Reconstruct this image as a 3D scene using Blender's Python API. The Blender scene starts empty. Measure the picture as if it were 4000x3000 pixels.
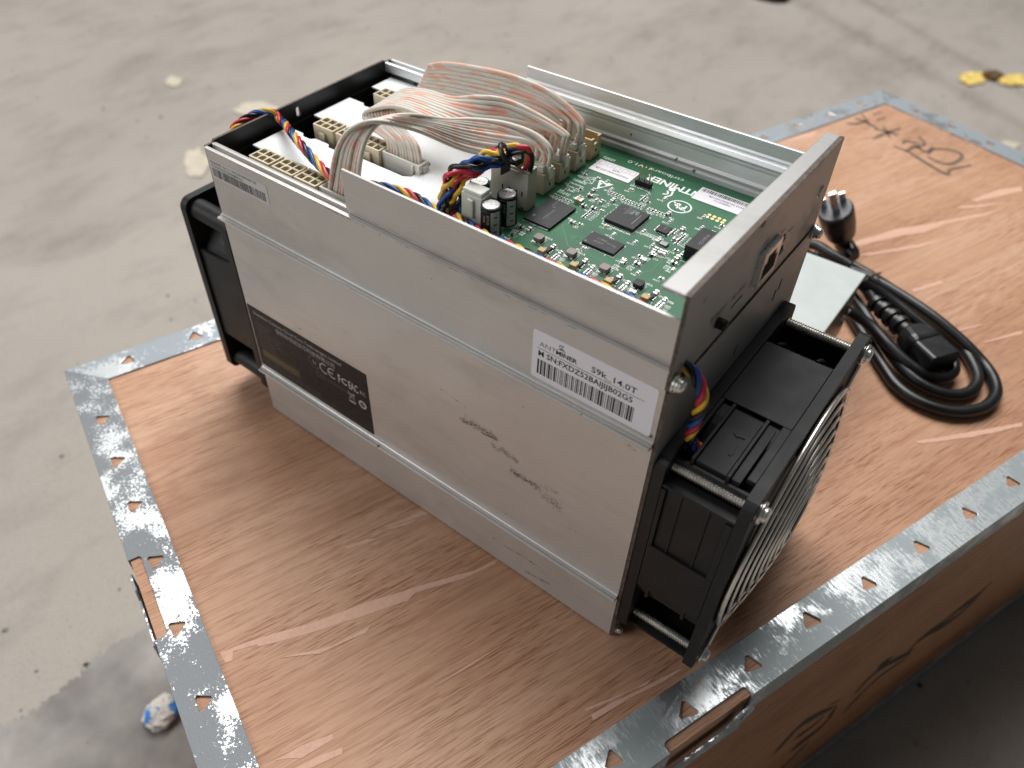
import bpy, math, random
from mathutils import Vector, Matrix
from mathutils.geometry import tessellate_polygon
random.seed(7)
S = 0.001                                   # everything below is laid out in millimetres
C = bpy.context.scene.collection
scene = bpy.context.scene

# ------------------------------------------------------------------ camera
F_PX, YAW, PITCH, ROLL = 1699.05, math.radians(-38.435), math.radians(44.105), math.radians(-0.03)
CAM = Vector((65.78, -182.72, 351.59))
SHX, SHY = -70.78, -20.58                   # principal point offset in 2212 px units
fw = Vector((math.cos(PITCH)*math.sin(YAW), math.cos(PITCH)*math.cos(YAW), -math.sin(PITCH)))
rt = Vector((math.cos(YAW), -math.sin(YAW), 0)); up = rt.cross(fw)
rt, up = rt*math.cos(ROLL)+up*math.sin(ROLL), up*math.cos(ROLL)-rt*math.sin(ROLL)
cd = bpy.data.cameras.new('camera'); cam = bpy.data.objects.new('camera', cd); C.objects.link(cam)
M = Matrix((rt, up, -fw)).transposed().to_4x4(); M.translation = CAM*S
cam.matrix_world = M
cd.sensor_width = 36; cd.lens = F_PX/2212*36
cd.shift_x = -SHX/2212; cd.shift_y = SHY/2212
cd.clip_start = 0.01; cd.clip_end = 60
cd.dof.use_dof = True; cd.dof.focus_distance = 0.335; cd.dof.aperture_fstop = 9.0
scene.camera = cam
# ------------------------------------------------------------------ light
w = bpy.data.worlds.new('World'); scene.world = w; w.use_nodes = True
bg = w.node_tree.nodes['Background']; bg.inputs[0].default_value = (0.95, 0.975, 1.0, 1); bg.inputs[1].default_value = 0.065
def area(name, loc, target, sx, sy, power, col):
    l = bpy.data.lights.new(name, 'AREA'); l.shape = 'RECTANGLE'; l.size = sx; l.size_y = sy; l.energy = power; l.color = col
    o = bpy.data.objects.new(name, l); C.objects.link(o); o.location = loc
    o.rotation_euler = (Vector(target)-Vector(loc)).to_track_quat('-Z', 'Y').to_euler()
area('skylight', (-1.35, 1.6, 3.3), (-0.05, 0.15, 0), 2.9, 2.4, 212, (1.0, 0.985, 0.97))
area('doorway_light', (-2.3, -2.7, 1.9), (0, 0, 0.1), 2.4, 2.0, 74, (0.98, 0.985, 1.0))
scene.view_settings.view_transform = 'Standard'; scene.view_settings.look = 'None'
scene.view_settings.exposure = 0.0; scene.view_settings.gamma = 1.0
scene.cycles.max_bounces = 8

# ------------------------------------------------------------------ pixels -> points (mm)
def ray(x, y): return fw + rt*((x-1106-SHX)/F_PX) - up*((y-829.5-SHY)/F_PX)
def pz(a, z=0.0):
    d = ray(*a); return CAM + d*((z-CAM.z)/d.z)
def pplane(a, P, n):
    d = ray(*a); n = Vector(n); return CAM + d*((Vector(P)-CAM).dot(n)/d.dot(n))
def py(a, y): return pplane(a, (0, y, 0), (0, 1, 0))
def pxx(a, x): return pplane(a, (x, 0, 0), (1, 0, 0))
def zoom(ox, oy, wd, n): # a zoomed crop of the photograph -> 2212 px units
    s = wd/n
    return lambda x, y: ((ox+x*s)*0.553, (oy+y*s)*0.553)
ZA = zoom(2100, 550, 600, 2212); ZD = zoom(1700, 500, 550, 2028); ZC = zoom(2000, 850, 700, 2212)
ZR1 = zoom(750, 200, 1000, 2212); ZR4 = zoom(2500, 450, 1000, 2212); ZE = zoom(2400, 1150, 1000, 2212)
ZF = zoom(1300, 350, 500, 2074); ZN = zoom(1000, 1300, 1500, 2074); ZL = zoom(300, 2000, 1000, 1659)
ZT = zoom(2400, 2300, 1000, 2212); ZK = zoom(2900, 250, 1100, 2212); ZP = zoom(3000, 850, 1000, 1746)
ZW = zoom(3000, 600, 600, 1244); ZS = zoom(3000, 1900, 1000, 1508); ZG = zoom(650, 1000, 1000, 2212)

# ------------------------------------------------------------------ materials
def nt(name):
    m = bpy.data.materials.new(name); m.use_nodes = True
    t = m.node_tree; return m, t, t.nodes['Principled BSDF']
def N(t, typ, **k):
    n = t.nodes.new(typ)
    for a, b in k.items():
        if a.startswith('i_'): n.inputs[int(a[2:])].default_value = b
        else: setattr(n, a, b)
    return n
def ramp(t, fac, stops):
    r = t.nodes.new('ShaderNodeValToRGB'); e = r.color_ramp.elements
    while len(e) < len(stops): e.new(0.5)
    for i, (p, c) in enumerate(stops):
        e[i].position = p; e[i].color = c if len(c) == 4 else (*c, 1)
    t.links.new(fac, r.inputs[0]); return r
def noise(t, scale, stretch=(1, 1, 1), detail=6, rough=0.55, off=(0, 0, 0), dist=0.0):
    tc = N(t, 'ShaderNodeTexCoord'); mp = N(t, 'ShaderNodeMapping'); mp.inputs['Scale'].default_value = stretch; mp.inputs['Location'].default_value = off
    n = N(t, 'ShaderNodeTexNoise'); n.inputs['Scale'].default_value = scale; n.inputs['Detail'].default_value = detail
    n.inputs['Roughness'].default_value = rough; n.inputs['Distortion'].default_value = dist
    t.links.new(tc.outputs['Object'], mp.inputs[0]); t.links.new(mp.outputs[0], n.inputs[0]); return n.outputs[0]
def mixc(t, fac, a, b, mode='MIX'):
    m = N(t, 'ShaderNodeMix', data_type='RGBA', blend_type=mode)
    for s, v in ((0, fac), (6, a), (7, b)):
        if hasattr(v, 'links') or hasattr(v, 'is_linked'): t.links.new(v, m.inputs[s])
        else: m.inputs[s].default_value = v if s == 0 else ((*v, 1) if len(v) == 3 else v)
    return m.outputs[2]
def bump(t, b, h, strength=0.2, dist=0.001):
    n = N(t, 'ShaderNodeBump'); n.inputs['Strength'].default_value = strength; n.inputs['Distance'].default_value = dist
    t.links.new(h, n.inputs['Height']); t.links.new(n.outputs[0], b.inputs['Normal'])
def plain(name, col, rough=0.5, metal=0.0, vary=0.12, scale=300, spec=0.5, bmp=0.0, trans=0.0):
    m, t, b = nt(name)
    n = noise(t, scale, detail=4)
    lo = tuple(max(0, c*(1-vary)) for c in col); hi = tuple(min(1, c*(1+vary)) for c in col)
    r = ramp(t, n, [(0.3, lo), (0.7, hi)]); t.links.new(r.outputs[0], b.inputs['Base Color'])
    rr = ramp(t, n, [(0.3, (rough*0.88,)*3), (0.7, (min(1, rough*1.12),)*3)]); t.links.new(rr.outputs[0], b.inputs['Roughness'])
    b.inputs['Metallic'].default_value = metal; b.inputs['Specular IOR Level'].default_value = spec
    if trans: b.inputs['Subsurface Weight'].default_value = trans; b.inputs['Subsurface Radius'].default_value = (.002, .002, .002)
    if bmp: bump(t, b, n, bmp, 0.0004)
    return m
def aluminium(name, base, rough, metal, dirt):
    m, t, b = nt(name)
    big = noise(t, 22, detail=8, rough=0.6); fine = noise(t, 900, (0.02, 1, 1), detail=4)
    spots = noise(t, 130, detail=2, off=(3, 1, 2)); smear = noise(t, 30, (0.35, 1, 1), detail=8, rough=0.7, off=(1, 5, 2))
    c = ramp(t, big, [(0.3, tuple(x*0.9 for x in base)), (0.7, base)]).outputs[0]; c = mixc(t, 1.0, c, ramp(t, fine, [(0.3, (0.93,)*3), (0.7, (1, 1, 1))]).outputs[0], 'MULTIPLY')
    sm = ramp(t, smear, [(0.50, (0, 0, 0)), (0.78, (1, 1, 1))]).outputs[0]
    c = mixc(t, sm, c, tuple(x*(1-0.5*dirt) for x in (base[0], base[1]*0.96, base[2]*0.88)))
    sp = ramp(t, spots, [(0.735, (0, 0, 0)), (0.75, (1, 1, 1))]).outputs[0]
    c = mixc(t, sp, c, (0.16, 0.14, 0.11))
    t.links.new(c, b.inputs['Base Color'])
    r = ramp(t, fine, [(0.3, (rough*0.82,)*3), (0.7, (rough*1.12,)*3)])
    rr = mixc(t, sm, r.outputs[0], (rough*1.5,)*3); t.links.new(rr, b.inputs['Roughness'])
    b.inputs['Metallic'].default_value = metal; bump(t, b, fine, 0.10, 0.0002)
    return m
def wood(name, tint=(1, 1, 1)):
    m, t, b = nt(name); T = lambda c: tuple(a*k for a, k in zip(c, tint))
    broad = noise(t, 10, (0.22, 1, 1), detail=5, rough=0.6, dist=0.5)
    grain = noise(t, 480, (0.013, 1, 1), detail=5, rough=0.6, dist=0.1)
    pores = noise(t, 1900, (0.035, 1, 1), detail=2, rough=0.6, off=(2, 0, 4))
    dense = noise(t, 30, (0.25, 1, 1), detail=4, off=(7, 2, 6))
    blot = noise(t, 8, (0.6, 1, 1), detail=8, rough=0.68, off=(5, 3, 1))
    c = ramp(t, broad, [(0.28, T((0.40, 0.208, 0.122))), (0.5, T((0.53, 0.308, 0.194))), (0.72, T((0.62, 0.405, 0.283)))]).outputs[0]
    g = ramp(t, grain, [(0.34, (0.80, 0.71, 0.65)), (0.52, (1, 1, 1))]).outputs[0]
    c = mixc(t, 0.75, c, g, 'MULTIPLY')
    p = ramp(t, pores, [(0.39, (0.60, 0.47, 0.40)), (0.47, (1, 1, 1))]).outputs[0]
    dn = ramp(t, dense, [(0.36, (0.25,)*3), (0.58, (1.0,)*3)]).outputs[0]
    c = mixc(t, dn, c, mixc(t, 1.0, c, p, 'MULTIPLY'))
    d = ramp(t, blot, [(0.54, (1, 1, 1)), (0.72, (0.60, 0.55, 0.48))]).outputs[0]
    c = mixc(t, 0.7, c, d, 'MULTIPLY')
    t.links.new(c, b.inputs['Base Color'])
    r = ramp(t, broad, [(0.3, (0.44,)*3), (0.7, (0.58,)*3)]); t.links.new(r.outputs[0], b.inputs['Roughness']); b.inputs['Specular IOR Level'].default_value = 0.25
    bump(t, b, p, 0.12, 0.0004); return m
def galvanised(name, streak=(1, 1, 1), amount=0.5, lo=(0.27, 0.295, 0.308), fs=380, soft=.08):
    m, t, b = nt(name)
    area_n = noise(t, 24, detail=6, rough=0.65, off=(1.37, 2.6, 0)); fl = noise(t, fs, streak, detail=5, rough=0.7); sc = noise(t, 700, streak, detail=3)
    a = N(t, 'ShaderNodeMath', operation='MULTIPLY_ADD'); t.links.new(area_n, a.inputs[0]); a.inputs[1].default_value = 1.7
    t.links.new(fl, a.inputs[2])
    k = ramp(t, a.outputs[0], [(1.02-amount*0.16, (0, 0, 0)), (1.09-amount*0.16, (1, 1, 1))])
    # ramps clamp at 1: shift down
    s = N(t, 'ShaderNodeMath', operation='SUBTRACT'); t.links.new(a.outputs[0], s.inputs[0]); s.inputs[1].default_value = 0.85
    k = ramp(t, s.outputs[0], [(0.52-amount*0.16, (0, 0, 0)), (0.52-amount*0.16+soft, (1, 1, 1))]).outputs[0]
    c = mixc(t, k, lo, (0.66, 0.69, 0.70)); t.links.new(c, b.inputs['Base Color'])  # bright worn zinc patches; part of the strips' glints is painted in with them
    r = mixc(t, k, (0.55,)*3, (0.30,)*3); t.links.new(r, b.inputs['Roughness'])
    mt = mixc(t, k, (0.3,)*3, (0.9,)*3); t.links.new(mt, b.inputs['Metallic'])
    bump(t, b, sc, 0.25, 0.0004); return m
def concrete(name):
    m, t, b = nt(name)
    a = noise(t, 1.3, detail=6, rough=0.55); s = noise(t, 14, (1, 0.5, 1), detail=9, rough=0.7, off=(4, 4, 4)); f = noise(t, 160, detail=4); gr = noise(t, 420, detail=2)
    c = ramp(t, a, [(0.3, (0.31, 0.28, 0.245)), (0.7, (0.385, 0.35, 0.31))]).outputs[0]
    d = ramp(t, s, [(0.30, (0.74, 0.73, 0.72)), (0.50, (1, 1, 1))]).outputs[0]
    c = mixc(t, 0.75, c, d, 'MULTIPLY')
    big = noise(t, 4.5, (1, 0.45, 1), detail=7, rough=0.62, off=(2, 8, 1)); bs = ramp(t, big, [(0.52, (1, 1, 1)), (0.72, (0.66, 0.645, 0.63))]).outputs[0]
    c = mixc(t, 0.8, c, bs, 'MULTIPLY')
    for p0, p1, wd in (((1700, -10), (2080, 200), 85), ((1850, -10), (2230, 215), 60)):      # old drag marks across the slab
        A, B = pz(p0, -350)*S, pz(p1, -350)*S; dr = (B-A).normalized(); nv = Vector((-dr.y, dr.x, 0))
        tc = N(t, 'ShaderNodeTexCoord'); dt = N(t, 'ShaderNodeVectorMath', operation='DOT_PRODUCT'); t.links.new(tc.outputs['Object'], dt.inputs[0]); dt.inputs[1].default_value = nv
        m1 = N(t, 'ShaderNodeMath', operation='MULTIPLY_ADD'); t.links.new(dt.outputs['Value'], m1.inputs[0]); m1.inputs[1].default_value = 1000/wd; m1.inputs[2].default_value = -A.dot(nv)*1000/wd
        m2 = N(t, 'ShaderNodeMath', operation='ABSOLUTE'); t.links.new(m1.outputs[0], m2.inputs[0])
        m3 = N(t, 'ShaderNodeMath', operation='ADD'); t.links.new(m2.outputs[0], m3.inputs[0]); t.links.new(s, m3.inputs[1])
        k = ramp(t, m3.outputs[0], [(0.45, (0.72, 0.71, 0.71)), (1.0, (1, 1, 1))]).outputs[0]; c = mixc(t, 0.8, c, k, 'MULTIPLY')
    g2 = ramp(t, gr, [(0.30, (0.55, 0.53, 0.5)), (0.40, (1, 1, 1))]).outputs[0]
    c = mixc(t, 0.8, c, g2, 'MULTIPLY'); t.links.new(c, b.inputs['Base Color'])
    b.inputs['Roughness'].default_value = 0.82; bump(t, b, f, 0.3, 0.002); return m

m_alu = aluminium('anodised_aluminium', (0.60, 0.58, 0.55), 0.38, 0.45, 0.6)
m_alu_in = aluminium('bright_aluminium', (0.72, 0.74, 0.745), 0.42, 0.6, 0.12)
m_steel = aluminium('painted_steel', (0.42, 0.42, 0.41), 0.44, 0.35, 0.5)
m_edge = plain('worn_steel_edge', (0.10, 0.075, 0.06), 0.6, 0.4, 0.5, 400)
m_black_plate = plain('black_painted_steel', (0.013, 0.014, 0.014), 0.42, 0.2, 0.3, 120)
m_plastic = plain('black_plastic', (0.012, 0.0122, 0.0125), 0.52, 0.0, 0.3, 90, 0.32, 0.08)
m_rubber = plain('black_rubber', (0.011, 0.011, 0.012), 0.34, 0.0, 0.3, 60, 0.5)
m_pcb = plain('green_solder_mask', (0.009, 0.108, 0.042), 0.42, 0.0, 0.25, 60, 0.35)
m_pcb_dark = plain('dark_green_board', (0.10, 0.17, 0.12), 0.5, 0.0, 0.2, 60)
m_silk = plain('white_silkscreen', (0.78, 0.82, 0.78), 0.6)
m_trace = plain('copper_trace_under_mask', (0.018, 0.145, 0.05), 0.42)
m_white = plain('white_insulation_sheet', (0.80, 0.83, 0.845), 0.42, 0, 0.03, 25)
m_cream = plain('cream_nylon', (0.60, 0.53, 0.375), 0.45, 0, 0.06, 90, 0.5, 0, 0.1)
m_beige = plain('beige_nylon', (0.50, 0.40, 0.235), 0.45, 0, 0.06, 90)
m_milky = plain('milky_white_nylon', (0.66, 0.66, 0.60), 0.38, 0, 0.06, 90, 0.5, 0, 0.2)
m_ivory = plain('ivory_nylon', (0.48, 0.46, 0.39), 0.5, 0, 0.06, 90)
m_chip = plain('black_epoxy', (0.0115, 0.012, 0.0145), 0.46, 0, 0.15, 400, 0.32)
m_chip_mark = plain('laser_marking', (0.22, 0.22, 0.23), 0.6)
m_tin = plain('tinned_lead', (0.72, 0.72, 0.70), 0.28, 1.0, 0.1)
m_gold = plain('gold_pad', (0.62, 0.47, 0.24), 0.35, 1.0, 0.1)
m_chrome = plain('nickel_screw', (0.78, 0.76, 0.71), 0.30, 0.85, 0.12, 200)
m_bronze = plain('brown_ceramic', (0.235, 0.18, 0.155), 0.5, 0, 0.1)
m_tan = plain('tan_tantalum', (0.50, 0.33, 0.15), 0.45, 0, 0.08)
m_taupe = plain('taupe_inductor', (0.23, 0.19, 0.18), 0.5, 0, 0.1)
m_paper = plain('white_label_paper', (0.74, 0.72, 0.755), 0.45, 0, 0.02, 40)
m_paper2 = plain('small_label_paper', (0.56, 0.55, 0.53), 0.5, 0, 0.03, 40)
m_ink = plain('black_ink', (0.02, 0.018, 0.02), 0.55)
m_dark_label = plain('black_label_film', (0.014, 0.0115, 0.0105), 0.55, 0, 0.1, 300, 0.3)
m_grey_print = plain('grey_print', (0.42, 0.41, 0.40), 0.5)
m_dim_print = plain('dim_grey_print', (0.12, 0.105, 0.10), 0.5)
m_yel_print = plain('olive_print', (0.062, 0.05, 0.018), 0.5)
m_wire = {c: plain('wire_'+c, v, 0.33, 0, 0.08, 60) for c, v in dict(red=(0.56, 0.028, 0.055), yellow=(0.74, 0.45, 0.035), blue=(0.012, 0.075, 0.30), black=(0.010, 0.010, 0.011)).items()}
m_rib_a = plain('ribbon_grey', (0.66, 0.61, 0.53), 0.42, 0, 0.1, 60)
def ribbon_dashed():
    m, t, b = nt('ribbon_pink_dashes')
    n = noise(t, 60, (1.0, 7, 7), detail=0)
    c = ramp(t, n, [(0.52, (0.67, 0.62, 0.54)), (0.54, (0.76, 0.45, 0.34))]); t.links.new(c.outputs[0], b.inputs['Base Color']); b.inputs['Roughness'].default_value = 0.42
    return m
m_rib_b = ribbon_dashed()
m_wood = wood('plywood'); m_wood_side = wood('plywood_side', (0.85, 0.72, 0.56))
m_veneer = plain('bare_veneer', (0.66, 0.41, 0.305), 0.7, 0, 0.08, 500, 0.15)
m_marker = plain('marker_ink', (0.15, 0.105, 0.07), 0.6, 0, 0.3, 300)
m_brush = plain('black_stencil_paint', (0.02, 0.017, 0.015), 0.6, 0, 0.3, 300)
m_galv_l = galvanised('galvanised_blotchy', (1, 1, 1), -0.18, (0.19, 0.205, 0.215), 700, .06)
m_galv_f = galvanised('galvanised_streaked', (1.0, 0.22, 1), 0.35, (0.30, 0.335, 0.345), 700, .2)
m_galv_b = galvanised('galvanised_dull', (1, 1, 1), 0.05, (0.28, 0.315, 0.34))
m_floor = concrete('concrete_floor')
m_patch = plain('grey_cement_patch', (0.275, 0.257, 0.238), 0.85, 0, 0.35, 18)
m_splash = plain('cream_splash', (0.52, 0.465, 0.37), 0.8, 0, 0.12, 40)
m_box = plain('pale_grey_enamel', (0.55, 0.60, 0.585), 0.42, 0.0, 0.05, 60)
m_boxside = plain('bare_sheet_metal', (0.20, 0.165, 0.13), 0.35, 0.6, 0.3, 60)
m_scuff = plain('dark_scuff', (0.17, 0.15, 0.125), 0.6, 0.1, 0.4, 800)
nt_ = m_scuff.node_tree.nodes['Principled BSDF']; nt_.inputs['Alpha'].default_value = 0.27
m_scratch = plain('fine_scratch', (0.45, 0.43, 0.40), 0.35, 0.5)
m_led_r = plain('red_led_lens', (0.16, 0.008, 0.015), 0.2)
m_led_g = plain('green_led_lens', (0.008, 0.085, 0.03), 0.2)
m_litter_y = plain('yellow_wrapper', (0.75, 0.55, 0.16), 0.5, 0, 0.35, 30)
m_litter_br = plain('brown_wrapper', (0.12, 0.06, 0.015), 0.5, 0, 0.3, 60)
def blueball():
    m, t, b = nt('blue_white_foil')
    n = noise(t, 75, detail=2)
    c = ramp(t, n, [(0.55, (0.68, 0.64, 0.58)), (0.57, (0.05, 0.24, 0.62))]); t.links.new(c.outputs[0], b.inputs['Base Color']); b.inputs['Roughness'].default_value = 0.5
    return m
m_litter_b = blueball()
m_dark_rock = plain('dark_rubber_scrap', (0.05, 0.045, 0.04), 0.7)

# ------------------------------------------------------------------ mesh builder
class MB:
    def __init__(s): s.v = []; s.f = []; s.m = []; s.mats = []; s.sm = []
    def mi(s, m):
        if m not in s.mats: s.mats.append(m)
        return s.mats.index(m)
    def add(s, vs, fs, m, smooth=False):
        o = len(s.v); s.v += [tuple(a) for a in vs]; k = s.mi(m)
        for f in fs: s.f.append([i+o for i in f]); s.m.append(k); s.sm.append(smooth)
        return s
    def box(s, x0, x1, y0, y1, z0, z1, m):
        vs = [(x, y, z) for z in (z0, z1) for y in (y0, y1) for x in (x0, x1)]
        return s.add(vs, [(0, 2, 3, 1), (4, 5, 7, 6), (0, 1, 5, 4), (2, 6, 7, 3), (0, 4, 6, 2), (1, 3, 7, 5)], m)
    def obox(s, c, ax, ay, az, hx, hy, hz, m):
        c, ax, ay, az = Vector(c), Vector(ax).normalized(), Vector(ay).normalized(), Vector(az).normalized()
        vs = [c+ax*(x*hx)+ay*(y*hy)+az*(z*hz) for z in (-1, 1) for y in (-1, 1) for x in (-1, 1)]
        return s.add(vs, [(0, 2, 3, 1), (4, 5, 7, 6), (0, 1, 5, 4), (2, 6, 7, 3), (0, 4, 6, 2), (1, 3, 7, 5)], m)
    def plate(s, outer, holes, a, b, m, axis='z', medge=None, smooth_holes=False):
        """flat plate with holes, outline in 2D, thickness a..b along axis"""
        def P(q, h): return {'z': (q[0], q[1], h), 'x': (h, q[0], q[1]), 'y': (q[0], h, q[1])}[axis]
        loops = [outer]+list(holes)
        tri = tessellate_polygon([[Vector((q[0], q[1], 0)) for q in L] for L in loops])
        flat = [q for L in loops for q in L]; n = len(flat)
        s.add([P(q, a) for q in flat]+[P(q, b) for q in flat], [t for t in tri]+[tuple(i+n for i in reversed(t)) for t in tri], m)
        for li, L in enumerate(loops):
            k = len(L)
            s.add([P(q, a) for q in L]+[P(q, b) for q in L], [(i, (i+1) % k, k+(i+1) % k, k+i) for i in range(k)], (medge or m) if li == 0 else m, smooth_holes and li > 0)
        return s
    def sheet(s, poly, z, m):
        s.add([(q[0], q[1], z) for q in poly], [t for t in tessellate_polygon([[Vector((q[0], q[1], 0)) for q in poly]])], m); return s
    def poly3(s, pts, m):
        n = len(pts); c = sum((Vector(p) for p in pts), Vector())/n
        a = (Vector(pts[1])-Vector(pts[0])).normalized(); nn = Vector()
        for i in range(n): nn += (Vector(pts[i])-c).cross(Vector(pts[(i+1) % n])-c)
        nn.normalize(); b = nn.cross(a)
        return s.add(pts, [t for t in tessellate_polygon([[Vector(((Vector(p)-c).dot(a), (Vector(p)-c).dot(b), 0)) for p in pts]])], m)
    def extr(s, prof, x0, x1, m, smooth=False):      # profile (y,z) along x
        return s.plate(prof, [], x0, x1, m, 'x')
    def tube(s, pts, r, m, n=8, cap=True, rs=None):
        pts = [Vector(p) for p in pts]; k = len(pts); T = []
        for i in range(k): T.append((pts[min(i+1, k-1)]-pts[max(i-1, 0)]).normalized())
        u = T[0].orthogonal().normalized(); vs = []
        for i in range(k):
            u = (u-T[i]*u.dot(T[i])).normalized(); b = T[i].cross(u); rr = rs[i] if rs else r
            for j in range(n):
                a = 2*math.pi*j/n; vs.append(pts[i]+(u*math.cos(a)+b*math.sin(a))*rr)
        fs = [(i*n+j, i*n+(j+1) % n, (i+1)*n+(j+1) % n, (i+1)*n+j) for i in range(k-1) for j in range(n)]
        s.add(vs, fs, m, True)
        if cap: s.add(vs[:n], [tuple(reversed(range(n)))], m); s.add(vs[-n:], [tuple(range(n))], m)
        return s
    def cyl(s, p0, p1, r0, r1, m, n=20): return s.lathe(p0, p1, [(0, r0), (1, r1)], m, n)
    def lathe(s, p0, p1, prof, m, n=20, cap=True):   # prof: (t along axis in mm if >1 length, r)
        p0, p1 = Vector(p0), Vector(p1); ax = (p1-p0); L = ax.length; ax.normalize()
        u = ax.orthogonal().normalized(); b = ax.cross(u); vs = []
        for (t, r) in prof:
            for j in range(n):
                a = 2*math.pi*j/n; vs.append(p0+ax*(t*L)+(u*math.cos(a)+b*math.sin(a))*r)
        k = len(prof)
        for i in range(k-1):
            s.add(vs[i*n:(i+2)*n], [(j, (j+1) % n, n+(j+1) % n, n+j) for j in range(n)], m, True)
        if cap:
            s.add(vs[:n], [tuple(reversed(range(n)))], m); s.add(vs[-n:], [tuple(range(n))], m)
        return s
    def text(s, txt, org, xd, yd, size, m, align='LEFT', bold=0.0, sx=1.0):
        vs, fs = text_mesh(txt, bold); org, xd, yd = Vector(org), Vector(xd), Vector(yd)
        x0, x1 = min(v[0] for v in vs), max(v[0] for v in vs)
        o = {'LEFT': 0, 'CENTER': (x0+x1)/2, 'RIGHT': x1}[align]
        return s.add([org+xd*((v[0]-o)*size*sx)+yd*(v[1]*size) for v in vs], fs, m)
    def build(s, name, parent=None, bevel=0.0, loc=None, kind=None, label=None, seg=2):
        me = bpy.data.meshes.new(name); me.from_pydata([(a*S, b*S, c*S) for a, b, c in s.v], [], s.f)
        for m in s.mats: me.materials.append(m)
        me.polygons.foreach_set('material_index', s.m); me.polygons.foreach_set('use_smooth', s.sm)
        me.validate(); me.update()
        o = bpy.data.objects.new(name, me); C.objects.link(o)
        if bevel:
            import bmesh
            bm = bmesh.new(); bm.from_mesh(me); bmesh.ops.remove_doubles(bm, verts=bm.verts, dist=1e-6); bmesh.ops.recalc_face_normals(bm, faces=bm.faces); bm.to_mesh(me); bm.free()
            b = o.modifiers.new('bevel', 'BEVEL'); b.width = bevel*S; b.segments = seg; b.limit_method = 'ANGLE'; b.angle_limit = math.radians(40); b.use_clamp_overlap = True
        if parent: o.parent = parent
        if loc: o.location = Vector(loc)*S
        if kind: o['kind'] = kind
        if label: o['label'] = label
        return o
_tc = {}
def text_mesh(txt, bold=0.0):
    if (txt, bold) in _tc: return _tc[(txt, bold)]
    cu = bpy.data.curves.new('t', 'FONT'); cu.body = txt; cu.resolution_u = 2; cu.offset = bold
    o = bpy.data.objects.new('t', cu); C.objects.link(o); bpy.context.view_layer.update()
    me = o.evaluated_get(bpy.context.evaluated_depsgraph_get()).to_mesh()
    vs = [tuple(v.co) for v in me.vertices]; fs = [tuple(p.vertices) for p in me.polygons]
    bpy.data.objects.remove(o); bpy.data.curves.remove(cu)
    if not vs: vs, fs = [(0, 0, 0), (.1, 0, 0), (0, .1, 0)], [(0, 1, 2)]
    _tc[(txt, bold)] = (vs, fs); return vs, fs
def thing(name, label, cat, loc=(0, 0, 0), rz=0, group=None):
    o = bpy.data.objects.new(name, None); C.objects.link(o); o.location = Vector(loc)*S; o.rotation_euler.z = rz
    o.empty_display_size = 0.02; o['label'] = label; o['category'] = cat
    if group: o['group'] = group
    return o
def tag(o, label, cat, group=None):
    o['label'] = label; o['category'] = cat
    if group: o['group'] = group
    return o
def dup(o, parent, loc):
    c = o.copy(); C.objects.link(c); c.parent = parent; c.location = Vector(loc)*S; return c
def rrect(x0, x1, y0, y1, r, n=4):
    pts = []
    for cx, cy, a0 in ((x1-r, y0+r, -90), (x1-r, y1-r, 0), (x0+r, y1-r, 90), (x0+r, y0+r, 180)):
        for i in range(n+1):
            a = math.radians(a0+90*i/n); pts.append((cx+r*math.cos(a), cy+r*math.sin(a)))
    return pts
def circ(cx, cy, r, n=24): return [(cx+r*math.cos(2*math.pi*i/n), cy+r*math.sin(2*math.pi*i/n)) for i in range(n)]
def catmull(P, per=8):
    P = [Vector(p) for p in P]; P = [P[0]*2-P[1]]+P+[P[-1]*2-P[-2]]; out = []
    for i in range(1, len(P)-2):
        a, b, c, d = P[i-1:i+3]
        for k in range(per):
            t = k/per; out.append(0.5*((2*b)+(c-a)*t+(2*a-5*b+4*c-d)*t*t+(3*b-a-3*c+d)*t**3))
    out.append(P[-2]); return out
def stroke(mb, pts, wd, m, nrm, taper=0.0):   # flat brush stroke lying on a surface
    pts = catmull(pts, 6) if len(pts) > 2 else [Vector(p) for p in pts]; n = Vector(nrm); k = len(pts); L = []; R = []
    for i, p in enumerate(pts):
        T = (pts[min(i+1, k-1)]-pts[max(i-1, 0)]).normalized(); sd = T.cross(n).normalized()
        q = i/(k-1) if k > 1 else 0; ww = wd*(1-taper*abs(2*q-1)**2)*random.uniform(0.85, 1.1)
        L.append(p+sd*ww/2); R.append(p-sd*ww/2)
    mb.add(L+R, [(i, i+1, k+i+1, k+i) for i in range(k-1)], m)

# =================================================================== SETTING
FLOOR = -350.0
fl = MB(); fl.sheet([(-9000, -6000), (6000, -6000), (6000, 12000), (-9000, 12000)], FLOOR, m_floor)
floor = fl.build('floor', kind='structure')
def blob(c, rx, ry, n=22, j=0.25):
    ph = [random.uniform(0, 6.28) for _ in range(4)]
    return [(c.x+rx*math.cos(a)*(1+j*math.sin(2*a+ph[0])*.6+j*.5*math.sin(5*a+ph[1])), c.y+ry*math.sin(a)*(1+j*math.sin(3*a+ph[2])*.6+j*.4*math.sin(7*a+ph[3]))) for a in [2*math.pi*i/n for i in range(n)]]
def blobpx(cx, cy, rx, ry):
    c = [pz((cx+rx*math.cos(a)*k, cy+ry*math.sin(a)*k), FLOOR) for a, k in [(2*math.pi*i/18, random.uniform(.75, 1.15)) for i in range(18)]]
    return [(p.x, p.y) for p in c]
for c in ((375, 178, 20, 12), (560, 240, 55, 20), (425, 355, 28, 32), (2180, 315, 26, 8)):
    MB().sheet(blobpx(*c), FLOOR+2, m_splash).build('paint_splash', floor, kind=None)
edge = catmull([pz(a, FLOOR) for a in [(-60, 1590), (40, 1555), (110, 1505), (180, 1450), (215, 1410), (330, 1350), (420, 1310), (500, 1290)]], 14)
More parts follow.
